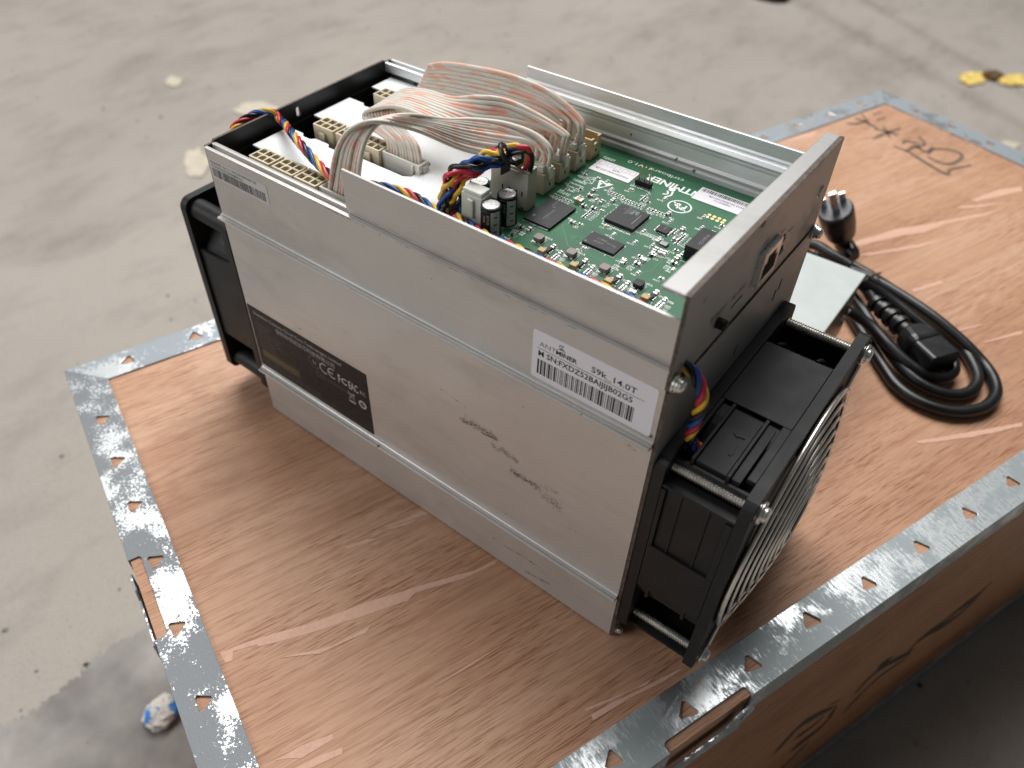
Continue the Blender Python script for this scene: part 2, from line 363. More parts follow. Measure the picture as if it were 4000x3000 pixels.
MB().sheet([(p.x+random.gauss(0, 2.2), p.y+random.gauss(0, 2.2)) for p in edge]+[(p.x, p.y) for p in (pz((700, 1900), FLOOR), pz((-100, 1900), FLOOR))], FLOOR+1, m_patch).build('cement_patch', floor)

pb_ = MB(); rp_ = random.Random(3)
for k in range(420):
    p = pz((rp_.uniform(-60, 2270), rp_.uniform(-20, 1700) if k % 2 else rp_.uniform(-20, 350)), FLOOR); r = rp_.choice((1.2, 1.6, 2.2, 3.2))*rp_.uniform(.6, 1.3)
    pb_.add([(p.x-r, p.y, FLOOR), (p.x+r*.3, p.y-r, FLOOR), (p.x+r, p.y+r*.4, FLOOR), (p.x-r*.2, p.y+r, FLOOR), (p.x, p.y, FLOOR+r*.8)], [(0, 1, 4), (1, 2, 4), (2, 3, 4), (3, 0, 4)], rp_.choice((m_patch, m_splash, m_dark_rock, m_patch)))
pb_.build('floor_grit', floor, kind='stuff')

# =================================================================== CRATE
TH = math.radians(69.857); CP = Vector((-371.93, -62.37, 0)); CL, CW, CH = 798.0, 385.2, 346.0
U = Vector((math.cos(TH), math.sin(TH), 0)); Vv = Vector((math.sin(TH), -math.cos(TH), 0))
def loc(p):  # world mm -> crate local
    d = Vector(p)-CP; return Vector((d.dot(U), -d.dot(Vv), d.z))
crate = thing('wooden_crate', 'plywood shipping crate with galvanised edge strips under the metal machine', 'crate', CP, TH)
TS = 1.2   # strip thickness: plywood top lies at -TS
MB().box(1.0, CL-1, -CW+1, -1, -10, -TS, m_wood).build('top_panel', crate)
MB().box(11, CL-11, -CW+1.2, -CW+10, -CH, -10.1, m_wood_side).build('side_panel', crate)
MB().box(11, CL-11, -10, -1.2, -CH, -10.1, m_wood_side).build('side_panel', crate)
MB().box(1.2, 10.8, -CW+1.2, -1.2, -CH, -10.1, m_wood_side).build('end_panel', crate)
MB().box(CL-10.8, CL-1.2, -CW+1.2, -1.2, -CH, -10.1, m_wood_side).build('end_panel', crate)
SW = 22.5; RH = 21.0
def tri_hole(cx, cy, r, rot):
    out = []
    for i in range(3):
        a = rot+2*math.pi*i/3
        for d in (-0.16, 0.16): out.append((cx+r*math.cos(a+d), cy+r*math.sin(a+d)*0.92))
    return out
def edge_strip(length, holes, m, rots, notch=None, slot_tab=False):
    """local: runs along +x, outer edge at y=0, top flange to +y, rim hangs to -z"""
    b = MB()
    out = [(0.0, 0.0)]
    if notch:
        a, c, d = notch; out += [(a, 0), (a, d-1), (a+1.2, d), (c-1.2, d), (c, d-1), (c, 0)]
    out += [(length, 0), (length-SW, SW), (SW, SW)]
    hs = [tri_hole(h+random.uniform(-1.2, 1.2), SW*0.50+random.uniform(-.8, .8), random.uniform(4.3, 5.1), rots+random.uniform(-.16, .16)) for h in holes]
    b.plate(out, hs, -TS+0.05, 0.0, m)
    if notch:
        for x0, x1 in ((0, notch[0]), (notch[1], length)): b.box(x0, x1, 0.0, 1.0, -RH, -TS+0.02, m)
    else: b.box(0, length, 0.0, 1.0, -RH, -TS+0.02, m)
    return b
def place_strip(b, name, origin, ang, label=None):
    o = b.build(name, crate, bevel=0.35); o.location = Vector(origin)*S; o.rotation_euler.z = ang
    if label: o['label'] = label
    return o
hl = sorted(loc(pz(a))[1] for a in [(207, 880), (243, 975), (285, 1080), (333, 1200), (385, 1335), (447, 1487)])
hf = sorted(loc(pz(a))[0] for a in [(2085, 1105), (1990, 1180), (1880, 1260), (1762, 1345), (1632, 1437), (1490, 1545)])
hlp = sorted(-h for h in hl)    # distance from the far-left corner along v
# left end strip (u = 0): local x along -v.. start at near corner
def lpt(a): return loc(pz(a))
nl = sorted([CW+lpt((283, 1215))[1], CW+lpt((345, 1385))[1]])
near_left = [CW-h for h in hlp]; near_left = [h for h in near_left] + [h-38*k for k in (1, 2) for h in [min(near_left)] if h-38*k > 26]
place_strip(edge_strip(CW, sorted(near_left), m_galv_l, math.radians(210), (nl[0], nl[1], 6.5)), 'edge_strip', (0, 0, 0), -math.pi/2, 'blotchy galvanised strip beside the bare plywood')
# the strips run counter-clockwise round the lid: inside always on +y
nf = sorted([lpt(ZT(485, 1420))[0], lpt(ZT(1195, 915))[0]])
fh = list(hf); step = (hf[-1]-hf[0])/5
while fh[-1]+step < CL-30: fh.append(fh[-1]+step)
while fh[0]-step > 28: fh.insert(0, fh[0]-step)
place_strip(edge_strip(CL, fh, m_galv_f, math.radians(75), (nf[0], nf[1], 5.0)), 'edge_strip', (0, -CW, 0), 0, 'streaked bright galvanised strip in front of the fan')
place_strip(edge_strip(CW, [30+38*i for i in range(9)], m_galv_b, math.radians(90)), 'edge_strip', (CL, -CW, 0), math.pi/2)
hb = [CL-lpt(a)[0] for a in [(275, 775), (418, 720)]]; stepb = abs(hb[0]-hb[1]); bh = sorted(hb); 
while bh[0]-stepb > 28: bh.insert(0, bh[0]-stepb)
place_strip(edge_strip(CL, bh, m_galv_b, math.radians(20)), 'edge_strip', (CL, 0, 0), math.pi)
# lower rim strips and upright corner angles
for x0, x1, y0, y1 in ((0, CL, -CW-.2, -CW+1), (0, CL, -1, .2), (-.2, 1, -CW, 0), (CL-1, CL+.2, -CW, 0)):
    MB().box(x0, x1, y0, y1, -CH, -CH+20, m_galv_b).build('lower_strip', crate)
for x, y, sx, sy in ((0, 0, 1, -1), (CL, 0, -1, -1), (0, -CW, 1, 1), (CL, -CW, -1, 1)):
    b = MB(); b.box(*sorted((x-.3*sx, x+20*sx)), *sorted((y-.3*sy, y+.9*sy)), -CH+20.3, -RH-.3, m_galv_b); b.box(*sorted((x-.3*sx, x+.9*sx)), *sorted((y+.95*sy, y+20*sy)), -CH+20.3, -RH-.3, m_galv_b)
    b.build('corner_angle', crate)
# tab of the latch bent out of the front strip, and its twin on the left strip
hc = loc(pplane(ZT(1105, 1100), CP+Vv*(CW+2.2), Vv)); hx_, hz_ = hc.x, hc.z
ring_o = [(hx_+7.2*math.cos(a), hz_+7.2*math.sin(a)) for a in [math.radians(q) for q in range(-75, 166, 15)]]
tp = ring_o+[(hx_-11, hz_-2.5), (nf[0]+2, hz_-4), (nf[0]+2, hz_-14), (hx_+1, hz_-14)]
b = MB(); b.plate(tp, [circ(hx_, hz_-.5, 2.1, 12)], -CW-2.8, -CW-1.5, m_galv_b, 'y'); b.build('latch_tab', crate, bevel=0.3, label='rounded hasp plate with a hole')
b = MB(); a0, a1 = -CW+nl[0], -CW+nl[1]
tp = [(a0+1, -RH), (a1-1, -RH), (a1-1, -8), (a1-7, -3.5), (a1-14, -5), (a1-18, -9), (a0+8, -10), (a0+1, -3)]
b.plate(tp, [circ(a1-9, -8, 2.2, 10)], -1.9, -0.9, m_galv_b, 'x'); b.build('latch_tab', crate, bevel=0.2)
# pale bare-veneer tears along the grain
def tearpoly(zf, pts):
    L = [loc(pz(zf(*p))) for p in pts]; return [(p.x, p.y) for p in L if 22 < p.x < CL-22 and -CW+21 < p.y < -21]
ts = MB(); ts.k = 0
ident = lambda x, y: (x, y)
TEARS = [(ZN, [(30, 1640), (300, 1560), (560, 1462), (850, 1370), (1000, 1328), (1180, 1278), (1310, 1214), (1290, 1240), (1130, 1318), (860, 1398), (820, 1440), (560, 1530), (200, 1640), (0, 1690)]),
    (ZN, [(690, 1040), (800, 1000), (900, 955), (935, 972), (800, 1015), (690, 1046)]), (ZN, [(470, 1150), (600, 1108), (655, 1106), (500, 1160)]),
    (ZL, [(925, 905), (1100, 835), (1400, 745), (1700, 655), (1700, 690), (1420, 770), (1250, 830), (1010, 895), (1005, 955), (960, 970)]),
    (ZL, [(1280, 1605), (1450, 1510), (1659, 1432), (1659, 1465), (1450, 1590), (1360, 1590)]), (ZL, [(1400, 1659), (1560, 1575), (1720, 1520), (1720, 1560), (1500, 1659)]),
    (ZT, [(-260, 1030), (0, 925), (180, 850), (330, 768), (280, 820), (100, 890), (0, 945), (-240, 1050)]), (ZT, [(-200, 1080), (0, 965), (300, 822), (560, 690), (600, 680), (430, 790), (130, 935), (0, 1020), (-180, 1130)]),
    (ZK, [(850, 1400), (1200, 1290), (1500, 1240), (2060, 1130), (1900, 1185), (1600, 1245), (1450, 1310), (1250, 1340), (900, 1422)]),
    (ZK, [(1800, 1060), (2000, 980), (2200, 955), (2205, 990), (1850, 1072)]), (ZK, [(1700, 1112), (2090, 1073), (1900, 1112), (1720, 1126)]),
    (ZK, [(900, 1492), (1300, 1422), (1620, 1363), (1400, 1432), (1000, 1494)]), (ZK, [(150, 622), (400, 560), (600, 518), (560, 560), (200, 637)]), (ZK, [(960, 362), (1090, 300), (1170, 322), (1000, 366)]),
    (ZP, [(1000, 1520), (1350, 1460), (1740, 1388), (1740, 1415), (1400, 1490), (1050, 1532)]), (ZP, [(980, 482), (1180, 420), (1200, 440), (1000, 500)]), (ZP, [(1460, 842), (1740, 762), (1740, 785), (1500, 842)]),
    (ident, [(1880, 745), (2010, 722), (2160, 690), (2050, 720), (1900, 750)]), (ident, [(600, 1420), (720, 1392), (800, 1350), (790, 1365), (690, 1410)]), (ident, [(820, 1145), (850, 1135), (905, 1118), (880, 1132)])]
for zf, pts in TEARS:
    P = tearpoly(zf, pts)
    if len(P) > 2:
        # roughen the long edges a little
        Q = []
        for i, p in enumerate(P):
            q = P[(i+1) % len(P)]; Q.append(p); k = max(1, int(math.dist(p, q)/7))
            for j in range(1, k): Q.append((p[0]+(q[0]-p[0])*j/k, p[1]+(q[1]-p[1])*j/k+random.uniform(-.35, .35)))
        ts.sheet(Q, -TS+0.1+0.006*ts.k, m_veneer); ts.k += 1
for i in range(26):     # a few hair-thin ones
    x, y = random.uniform(30, CL-120), random.uniform(-CW+28, -28); L = random.uniform(15, 70); dy = random.uniform(-.02, .05)*L
    ts.sheet([(x, y), (x+L*.5, y+dy*.5-random.uniform(.2, .6)), (x+L, y+dy), (x+L*.5, y+dy*.5+random.uniform(.2, .6))], -TS+0.26+i*.003, m_veneer)
ts.build('veneer_tears', crate, kind='stuff')
# marker handwriting on the lid (kept as it lies, upside down)
hw = MB()
for pts in [[(940, 385), (1000, 462)], [(820, 456), (900, 462), (985, 432)], [(890, 415), (980, 455), (1060, 495)], [(1028, 392), (1092, 370)], [(1060, 438), (1126, 410)], [(1108, 478), (1160, 570)],
            [(1030, 580), (1130, 536), (1246, 494)], [(1040, 500), (1150, 527), (1232, 550)], [(1388, 560), (1432, 625), (1330, 640)], [(1262, 617), (1290, 598), (1400, 618)],
            [(1198, 640), (1310, 682), (1400, 740), (1600, 855), (1640, 822), (1800, 786)], [(1290, 675), (1350, 645), (1400, 655)], [(1370, 632), (1440, 682), (1505, 643)],
            [(1458, 716), (1500, 742), (1570, 770), (1640, 776), (1712, 742), (1726, 708), (1690, 682), (1600, 660), (1500, 664), (1465, 700)]]:
    stroke(hw, [loc(pz(ZK(*p)))+Vector((0, 0, -TS+0.4)) for p in pts], 3.6, m_marker, (0, 0, 1), 0.5)
hw.build('handwriting', crate)
bw = MB()
fp = CP+Vv*(CW-1.2)
for pts, wd in [([(1330, 550), (1230, 642), (1130, 722), (1030, 802), (900, 900), (820, 975)], 11), ([(1250, 640), (1100, 770), (960, 860)], 6), ([(870, 960), (700, 1050), (600, 1125), (500, 1232)], 9), ([(820, 1005), (620, 1150), (440, 1335)], 4),
                ([(405, 1290), (300, 1340), (180, 1420), (40, 1570)], 10), ([(390, 1300), (340, 1390), (230, 1480), (130, 1560)], 9), ([(240, 1500), (120, 1620), (30, 1700)], 6), ([(330, 1350), (250, 1420), (160, 1480)], 4), ([(720, 1020), (640, 1080)], 12)]:
    P = [loc(pplane(ZS(*p), fp, Vv)) for p in pts]; P = [Vector((p.x, -CW+1.2-0.25, p.z)) for p in P]
    P = [p for p in P if p.z > -CH+22]
    if len(P) > 1:
        Q = catmull(P, 8) if len(P) > 2 else [P[0]+(P[1]-P[0])*k/8 for k in range(9)]
        for k in range(30):
            n0 = random.randint(0, max(0, len(Q)-6)); n1 = min(len(Q), n0+random.randint(5, 16)); o_ = Vector((random.gauss(0, wd*.12), -.002*k, random.gauss(0, wd*.28)))
            seg = [q+o_ for q in Q[n0:n1:2]]
            if len(seg) > 1: stroke(bw, seg, random.uniform(.8, 3.6), m_brush, (0, -1, 0), 0.8)
bw.build('brush_marks', crate)

# =================================================================== MACHINE
L, W, H1, H2, HP = 240.9, 126.65, 174.6, 195.1, 205.6
XR, ZB, RIB = -148.8, 172.0, (34.9, 138.3)
mach = thing('mining_machine', 'open silver metal computing machine with black fans and exposed green circuit board', 'machine', (0, 0, 0))
def sideprof(mir):
    p = [(0, 0)]
    for r in RIB:
        p += [(0, r-1.8), (-2.6, r-1.4), (-3.3, r-1.0), (-3.5, r-0.5), (-3.3, r-0.1), (-2.9, r+0.1), (-2.3, r+0.1), (-2.1, r-0.2), (-1.8, r-0.2), (-1.6, r+0.25), (-1.2, r+0.45), (-0.7, r+0.6), (-0.3, r+0.9), (0, r+1.6)]
    p += [(0, H1-1.2), (-0.5, H1-0.7), (-0.5, H1-0.1), (0.3, H1), (1.3, H1), (1.3, H1-3.2), (4.0, H1-3.2), (4.0, H1-0.2), (5.0, H1), (6.2, H1-0.2), (6.2, H1-4.8), (1.6, H1-5.2), (1.6, 0)]
    return [(W-a, z) for a, z in reversed(p)] if mir else p
near = MB().extr(sideprof(False), -L, 0, m_alu).build('side_panel', mach, bevel=0.18, label='scuffed tan grey aluminium side carrying the labels')
MB().extr(sideprof(True), -L, 0, m_alu_in).build('side_panel', mach, bevel=0.18)
MB().box(-L, 0, 1.7, W-1.7, 0.4, 1.9, m_alu).build('bottom_panel', mach)
# raised upper covers standing in the rail grooves
cp = [(1.7, H1-2.6), (1.7, H1+0.8), (0.9, H1+2.0), (0.5, H1+4), (0.45, H2), (1.7, H2), (1.7, H1+15), (2.2, H1+14), (4.6, H1+13.2), (5.4, H1+11.5), (4.6, H1+10.2), (2.6, H1+9.8), (2.5, H1+8.2), (2.1, H1+7), (2.1, H1+1.5), (2.9, H1+0.6), (2.9, H1-2.6)]
MB().extr(cp, XR, -0.4, m_alu).build('cover_panel', mach, bevel=0.15)
MB().extr([(W-a, z) for a, z in reversed(cp)], XR, -0.4, m_alu_in).build('cover_panel', mach, bevel=0.15)
# front mounting plate with fan opening, and the bracket above it
def yz(c): return c
fz, fy = 11.7+60, 0.33+60      # fan centre z, y
b = MB(); b.plate([(-0.2, 0), (W+1.2, 0), (W+1.2, 165), (-0.2, 165)], [circ(fy, fz, 57, 40)]+[rrect(y-1.0, y+1.0, z-3.2, z+3.2, 0.9, 3) for y, z in ((95, 148), (99, 151), (62, 140))], 0.3, 1.7, m_steel, 'x', m_edge)
b.build('front_plate', mach)
holes = [circ(92.8, 178.2, 1.3, 12), circ(83.3, 181.7, 2.35, 14), circ(85.4, 175.3, 2.35, 14), rrect(42.2, 52.0, 173.6, 175.0, 0.6, 3), circ(31.5, 175, 2.4, 14), rrect(58.6, 75.0, 173.4, 188.6, 0.4, 2), circ(117.5, 186.0, 2.8, 16)]
b = MB(); b.plate([(-0.1, 165.6), (6.5, 165.6), (7.2, 169), (11.5, 169), (12.2, 165.6), (W+1.0, 165.6), (W+1.0, 176), (W+0.2, 196), (W+0.2, HP), (-0.1, HP)], holes, -0.5, 1.0, m_steel, 'x', m_edge)
b.build('front_bracket', mach)
b = MB(); b.plate([(-8.9, -0.1), (-0.55, -0.1), (-0.55, W+0.2), (-6.2, W+0.2)], [], HP-1.5, HP, m_steel); b.build('bracket_flange', mach, bevel=0.45)
# prints beside the openings
pr = MB()
for s_, y, z, sz in (('IP Report', 30, 179.5, 3.0), ('SD Card', 46, 178.6, 3.0), ('ETH', 62, 191, 2.6), ('Fault', 80, 186.5, 2.4), ('Reset', 90, 182, 2.4)):
    pr.text(s_, (1.12, y, z), (0, 1, 0), (0, 0, 1), sz, m_ink, 'CENTER')
pr.build('printed_legend', mach)
# network socket, status lights, button, card slot
b = MB(); b.plate([(58.9, 173.5), (74.8, 173.5), (74.8, 188.4), (58.9, 188.4)], [[(60.6, 176), (73.0, 176), (73.0, 183), (70.5, 183), (70.5, 186), (63, 186), (63, 183), (60.6, 183)]], -13.5, 3.2, m_tin, "x"); b.box(-13.6, -12.6, 58.9, 74.8, 173.5, 188.4, m_chip); b.box(-12, 1.2, 59.9, 60.5, 175, 187, m_chip)
for k in range(8): b.box(-9, 0.5, 62.6+k*1.15, 62.95+k*1.15, 176.2, 176.8, m_gold)
b.build('network_socket', mach)
for nm, y, z, m in (('status_light', 83.3, 181.7, m_led_r), ('status_light', 85.4, 175.3, m_led_g)):
    MB().lathe((-6, y, z), (1.9, y, z), [(0, 2.2), (.8, 2.2), (.93, 1.7), (1, 0.6)], m, 14).build(nm, mach, label='dark red status light' if m is m_led_r else 'dark green status light')
MB().lathe((-4, 31.5, 175), (4.6, 31.5, 175), [(0, 2.1), (.9, 2.1), (1, 1.7)], m_plastic, 14).build('push_button', mach)
MB().box(-12, -0.6, 41.5, 52.7, 173.3, 175.4, m_white).build('card_slot', mach)
MB().lathe((1.05, 117.5, 186), (1.6, 117.5, 186), [(0, 2.6), (1, 2.3)], m_steel, 16).build('rivet', mach)
# machine screws on the front edge
def screw(p, d, r, h, name='screw', thread=0):
    b = MB(); p = Vector(p); d = Vector(d)
    b.lathe(p, p+d*0.8, [(0, r*1.35), (.8, r*1.35), (1, r*1.2)], m_chrome, 18); b.lathe(p+d*0.9, p+d*1.7, [(0, r*1.15), (1, r*1.15)], m_chrome, 18)
    b.lathe(p+d*1.7, p+d*(1.7+h), [(0, r), (.45, r*.98), (.8, r*.8), (.97, r*.5), (.98, r*.3), (.7, r*.26)], m_chrome, 18)
    return b
screw((1.8, 1.6, 169.0), (1, 0, 0), 2.5, 2.2).build('screw', mach); screw((1.8, W-1.0, 163.2), (1, 0, 0), 2.5, 2.2).build('screw', mach)
screw((1.8, 3.2, 3.2), (1, 0, 0), 1.7, 1.5).build('screw', mach)
# rear black plate
b = MB(); b.plate([(0.8, 0.5), (W-0.8, 0.5), (W-0.8, H1-0.2), (W-5, H1-0.2), (W-6, H1+1.0), (6, H1+1.0), (5, H1-.2), (0.8, H1-0.2)], [circ(fy, fz, 57, 40), rrect(55.6, 58.4, 167.5, 172.6, 1.2, 4)], -L-1.7, -L-0.3, m_black_plate, 'x', m_edge); b.build('rear_plate', mach)
MB().box(-L-0.28, -L+0.9, 6.4, W-6.4, 120, 165.5, m_black_plate).build('rear_liner', mach)

# ---------------------------------------------------- fans
def make_fan(x0, x1, front):
    yc, zc = fy, fz; sgn = 1 if front else -1
    fan = MB()
    sq = rrect(yc-60, yc+60, zc-60, zc+60, 5.5, 5); corner = [(yc+a*52.5, zc+c*52.5) for a in (-1, 1) for c in (-1, 1)]
    for a, b_ in ((x0, x0+4.6), (x1-4.6, x1)):
        fan.plate(sq, [circ(yc, zc, 57.2, 48)]+[circ(q[0], q[1], 2.1, 10) for q in corner], a, b_, m_plastic, 'x')
    # housing: flats on four sides, rounded towards the open corners
    prof = []
    for i in range(96):
        a = 2*math.pi*i/96; r = min(63.0, 57.9/max(abs(math.cos(a)), abs(math.sin(a)))); prof.append((yc+r*math.cos(a), zc+r*math.sin(a)))
    fan.plate(prof, [circ(yc, zc, 57.2, 96)], x0+4.55, x1-4.55, m_plastic, 'x', None, True)
    o = fan.build('fan' , mach, bevel=0.3, label='front fan behind a wire finger guard' if front else 'rear fan at the far end of the case')
    # raised pads, ribs and moulded arrows
    d = MB(); zt = zc+57.9; yn = yc-57.9
    if front:
        d.box(x0+4.8, x1-4.8, yc-16, yc+26, zt-.2, zt+1.9, m_plastic)                  # plain pad on top
        d.box(x1-8.2, x1-4.7, yc-48, yc-16.1, zt-.2, zt+1.9, m_plastic); d.box(x0+4.7, x0+6.4, yc-48, yc-16.1, zt-.2, zt+1.9, m_plastic)
        d.box(x0+9.8, x0+11.2, yc-51, yc-16.1, zt-6, zt+1.6, m_plastic); d.box(x1-14.6, x1-13.1, yc-51, yc-16.1, zt-6, zt+1.6, m_plastic)
        d.box(x0+11.4, x1-14.8, yc-50, yc-18.6, zt-3, zt+.35, m_plastic); d.box(x1-12.9, x1-9.3, yc-50, yc-18.6, zt-3, zt+.35, m_plastic)
        d.box(x0+4.6, x1-4.6, yc-52.2, yc-50.6, zt-8, zt-1.4, m_plastic)
        for k in (x0+9, x1-12): # ridges on the rounded far shoulder
            d.tube([(k, yc+64*math.sin(math.radians(q)), zc+64*math.cos(math.radians(q))) for q in range(27, 60, 4)], 1.2, m_plastic, 6)
        d.box(x0+4.7, x1-4.7, yc-46, yc-44.6, zc+40, zc+50, m_plastic)
        d.box(x0+4.7, x1-4.7, yc+24, yc+26, zt-.2, zt+1.8, m_plastic)
        d.build('moulded_panel', o, bevel=0.25); d = MB()
        d.box(x0+4.8, x1-4.8, yn-1.9, yn+.2, zc-20, zc+10, m_plastic)
        d.box(x0+4.7, x0+6.6, yn-1.9, yn+.2, zc+10.1, zc+46, m_plastic); d.box(x1-7.5, x1-4.7, yn-1.9, yn+.2, zc+10.1, zc+46, m_plastic)
        for k in (x0+12, x1-15): d.box(k, k+1.1, yn-1.1, yn+5, zc+10.1, zc+46.9, m_plastic)
        d.box(x0+4.6, x1-4.6, yn-1.6, yn+5, zc+47, zc+48.4, m_plastic)
        for k in (x0+9, x1-12): d.box(k, k+1.5, yn-1.2, yn+3, zc-27, zc-20.1, m_plastic)
        d.box(x0+6.7, x1-7.6, yn-.5, yn+3, zc+10.1, zc+46.9, m_plastic)
        d.build('moulded_panel', o, bevel=0.25)
        for q in ((yc+55.2, yc+56.6, zc+24, zc+50.2), (yc-56.6, yc-20, zc-57.6, zc-56.2), (yc+20, yc+56.6, zc-57.6, zc-56.2)): MB().box(x0+4.7, x1-4.7, *q, m_plastic).build('corner_web', o, bevel=.2)
        ar = MB()
        za = zt+0.75
        P = [pz(ZE(*q), za) for q in [(1030, 1195), (1075, 1175), (1072, 1190), (1147, 1207), (1130, 1252), (1060, 1225), (1062, 1240)]]
        ar.plate([(p.x, p.y) for p in P], [], zt+.34, za, m_plastic); ar.build('moulded_arrow', o); ar = MB()
        P = [pz(ZE(*q), za) for q in [(985, 1378), (1003, 1395), (1040, 1370), (1030, 1360), (1060, 1305), (1040, 1290), (1010, 1345), (990, 1335)]]
        ar.plate([(p.x, p.y) for p in P], [], zt+.34, za, m_plastic)
        ar.build('moulded_arrow', o)
    else:
        for q in corner:
            MB().cyl((x0+4.5, q[0], q[1]), (x1-4.5, q[0], q[1]), 5.6, 5.6, m_plastic, 18).build('corner_boss', o)
        MB().box(x0+4.6, x1-4.6, yn-.6, yn+1, zc-30, zc+30, m_plastic).build('moulded_panel', o)
    hb = MB(); hb.lathe((x0+6, yc, zc), (x1-3, yc, zc), [(0, 24), (.9, 24), (1, 22)], m_plastic, 32); hb.build('hub', o, bevel=0)
    for k in range(7):
        a0 = 2*math.pi*k/7; bl = MB(); vs = []
        for i in range(6):
            r = 23.5+32.5*i/5; tw = math.radians(52-22*i/5)
            for j in range(6):
                t = j/5-.5; an = a0+t*0.78; x = (x0+x1)/2+t*22*math.cos(tw)*1.4*sgn
                vs.append((x, yc+r*math.cos(an+i*.05), zc+r*math.sin(an+i*.05)))
        fs = [(i*6+j, i*6+j+1, (i+1)*6+j+1, (i+1)*6+j) for i in range(5) for j in range(5)]
        bl.add(vs, fs, m_plastic, True); ob = bl.build('blade', o); so = ob.modifiers.new('thick', 'SOLIDIFY'); so.thickness = 0.0012; so.offset = 0
    return o, corner
ff, corners = make_fan(1.9, 40.0, True)
rf, _ = make_fan(-L-1.8-37.6, -L-1.8, False)
# threaded rods in the open corners, pan heads outside
for y, z in corners:
    prof = []
    for i in range(34): prof += [(i/34, 2.25), ((i+.5)/34, 1.65)]
    MB().lathe((2.5, y, z), (39.5, y, z), prof, m_chrome, 12).build('threaded_rod', ff)
    screw((40.1, y, z), (1, 0, 0), 3.1, 2.4).build('screw', ff)
# wire finger guard
g = MB()
for i, r in enumerate((57.5, 51.5, 45.5, 39.5, 33.5, 27.5, 21.5, 15.5)):
    xx = 42.0+7.0*(1-(r/57.5)**2)
    g.tube([(xx, fy+r*math.cos(2*math.pi*k/64), fz+r*math.sin(2*math.pi*k/64)) for k in range(65)], 0.8 if i else 1.1, m_chrome, 6, False)
for a, c in ((1, 1), (1, -1), (-1, 1), (-1, -1)):
    q = [(47.4, fy+a*11, fz+c*11), (45.8, fy+a*20, fz+c*20), (43.2, fy+a*31, fz+c*31), (41.3, fy+a*40, fz+c*40), (41.2, fy+a*49, fz+c*49)]
    g.tube(catmull(q, 5), 1.0, m_chrome, 6)
    g.tube([(41.2, fy+a*52.5+4.0*math.cos(t/12*6.283), fz+c*52.5+4.0*math.sin(t/12*6.283)) for t in range(13)], 0.8, m_chrome, 6, False)
g.build('finger_guard', ff)

# ---------------------------------------------------- white insulation sheet, power sockets, data sockets
rows = (14.2, 54.0, 96.2); ZS_ = 167.6; CX = (-215.0, -199.4, -184.6)
x0s = -236.5
ol = [(x0s, 6.5)]
# outline with slots open to the rear for each row of sockets
def slot(y): # notches of the sheet round one row
    a, c = y-8.2, y+8.6
    return [(x0s, a), (-226, a), (-224, a-2.0), (-219, a-2.0), (-217, a), (-208, a), (-206, a-2.2), (-200, a-2.2), (-198, a), (-160, a), (-156.5, a+2), (-156.5, c-2), (-157.5, c), (x0s, c)]
outline = [(x0s, 6.8)]
for y in rows:
    sl = slot(y)
    if sl[0][1] < 6.9: sl = [(p[0], max(p[1], 6.85+0.01*i)) for i, p in enumerate(sl)]; outline = outline[:0]
    outline += sl
outline += [(x0s, 120.0), (-96, 120.0), (-96, 6.8)]
MB().plate(outline, [], ZS_-0.8, ZS_, m_white).build('insulation_sheet', mach)
MB().box(-234, -157, 6.4, 8.2, ZS_-.6, ZS_+.2, m_white).build('insulation_sheet', mach)
for y in rows:
    MB().box(-232, -118, y+6.4, y+8.0, 30, ZS_-1.6, m_pcb_dark).build('hash_board', mach)
    MB().box(-236, -150, y-12, y+9, 120, 121, m_black_plate).build('dark_backing', mach)  # black sheet below the slots, stands in for the dark of the interior
# six-way power socket
b = MB(); hs = []
for i in range(3):
    for j in range(2):
        cx, cy = (i-1)*4.3, (j-.5)*4.3; r = 1.75
        q = [(cx-r, cy-r), (cx+r, cy-r), (cx+r, cy+r), (cx-r, cy+r)]
        if (i+j) % 2: q = [(cx-r, cy-r), (cx+r, cy-r), (cx+r, cy+r-.9), (cx+r-.9, cy+r), (cx-r+.9, cy+r), (cx-r, cy+r-.9)]
        hs.append(q)
b.plate(rrect(-6.9, 6.9, -4.8, 4.8, .4, 2), hs, -9, 0, m_cream); b.box(-6.85, 6.85, -4.75, 4.75, -10, -9.01, m_beige); b.box(-1.8, 1.8, -6.2, -4.85, -9, -2.5, m_cream); b.box(-6.5, 6.5, 4.85, 6.3, -9, -4, m_beige)
for q in hs:
    c = (sum(p[0] for p in q)/len(q), sum(p[1] for p in q)/len(q)); b.box(c[0]-.7, c[0]+.7, c[1]-.7, c[1]+.7, -9, -5.5, m_gold)
first = None
for y in rows:
    for x in CX:
        if not first: first = b.build('power_socket', mach, loc=(x, y, ZB+.6))
        else: dup(first, mach, (x, y, ZB+.6))
# data sockets on the hash boards
b = MB(); b.plate([(-11.5, -3.4), (11.5, -3.4), (11.5, 3.4), (-11.5, 3.4)], [[(-10.6, -2.5), (10.6, -2.5), (10.6, 2.5), (-10.6, 2.5)]], -9, 0, m_milky); b.box(-10.5, 10.5, -2.4, 2.4, -9, -1.6, m_milky)
b.box(-12.4, -11.6, -1.2, 1.2, -5, -1.4, m_milky); b.box(11.6, 12.4, -1.2, 1.2, -5, -1.4, m_milky); b.box(7.6, 8.4, -4.4, -3.45, -8, -.6, m_milky); b.box(9.6, 12.6, -4.6, -3.45, -7.4, -6.8, m_gold)
ds = b.build('data_socket', mach, loc=(-166, rows[0]+.5, ZB))
for y in rows[1:]: dup(ds, mach, (-166, y+.5, ZB))

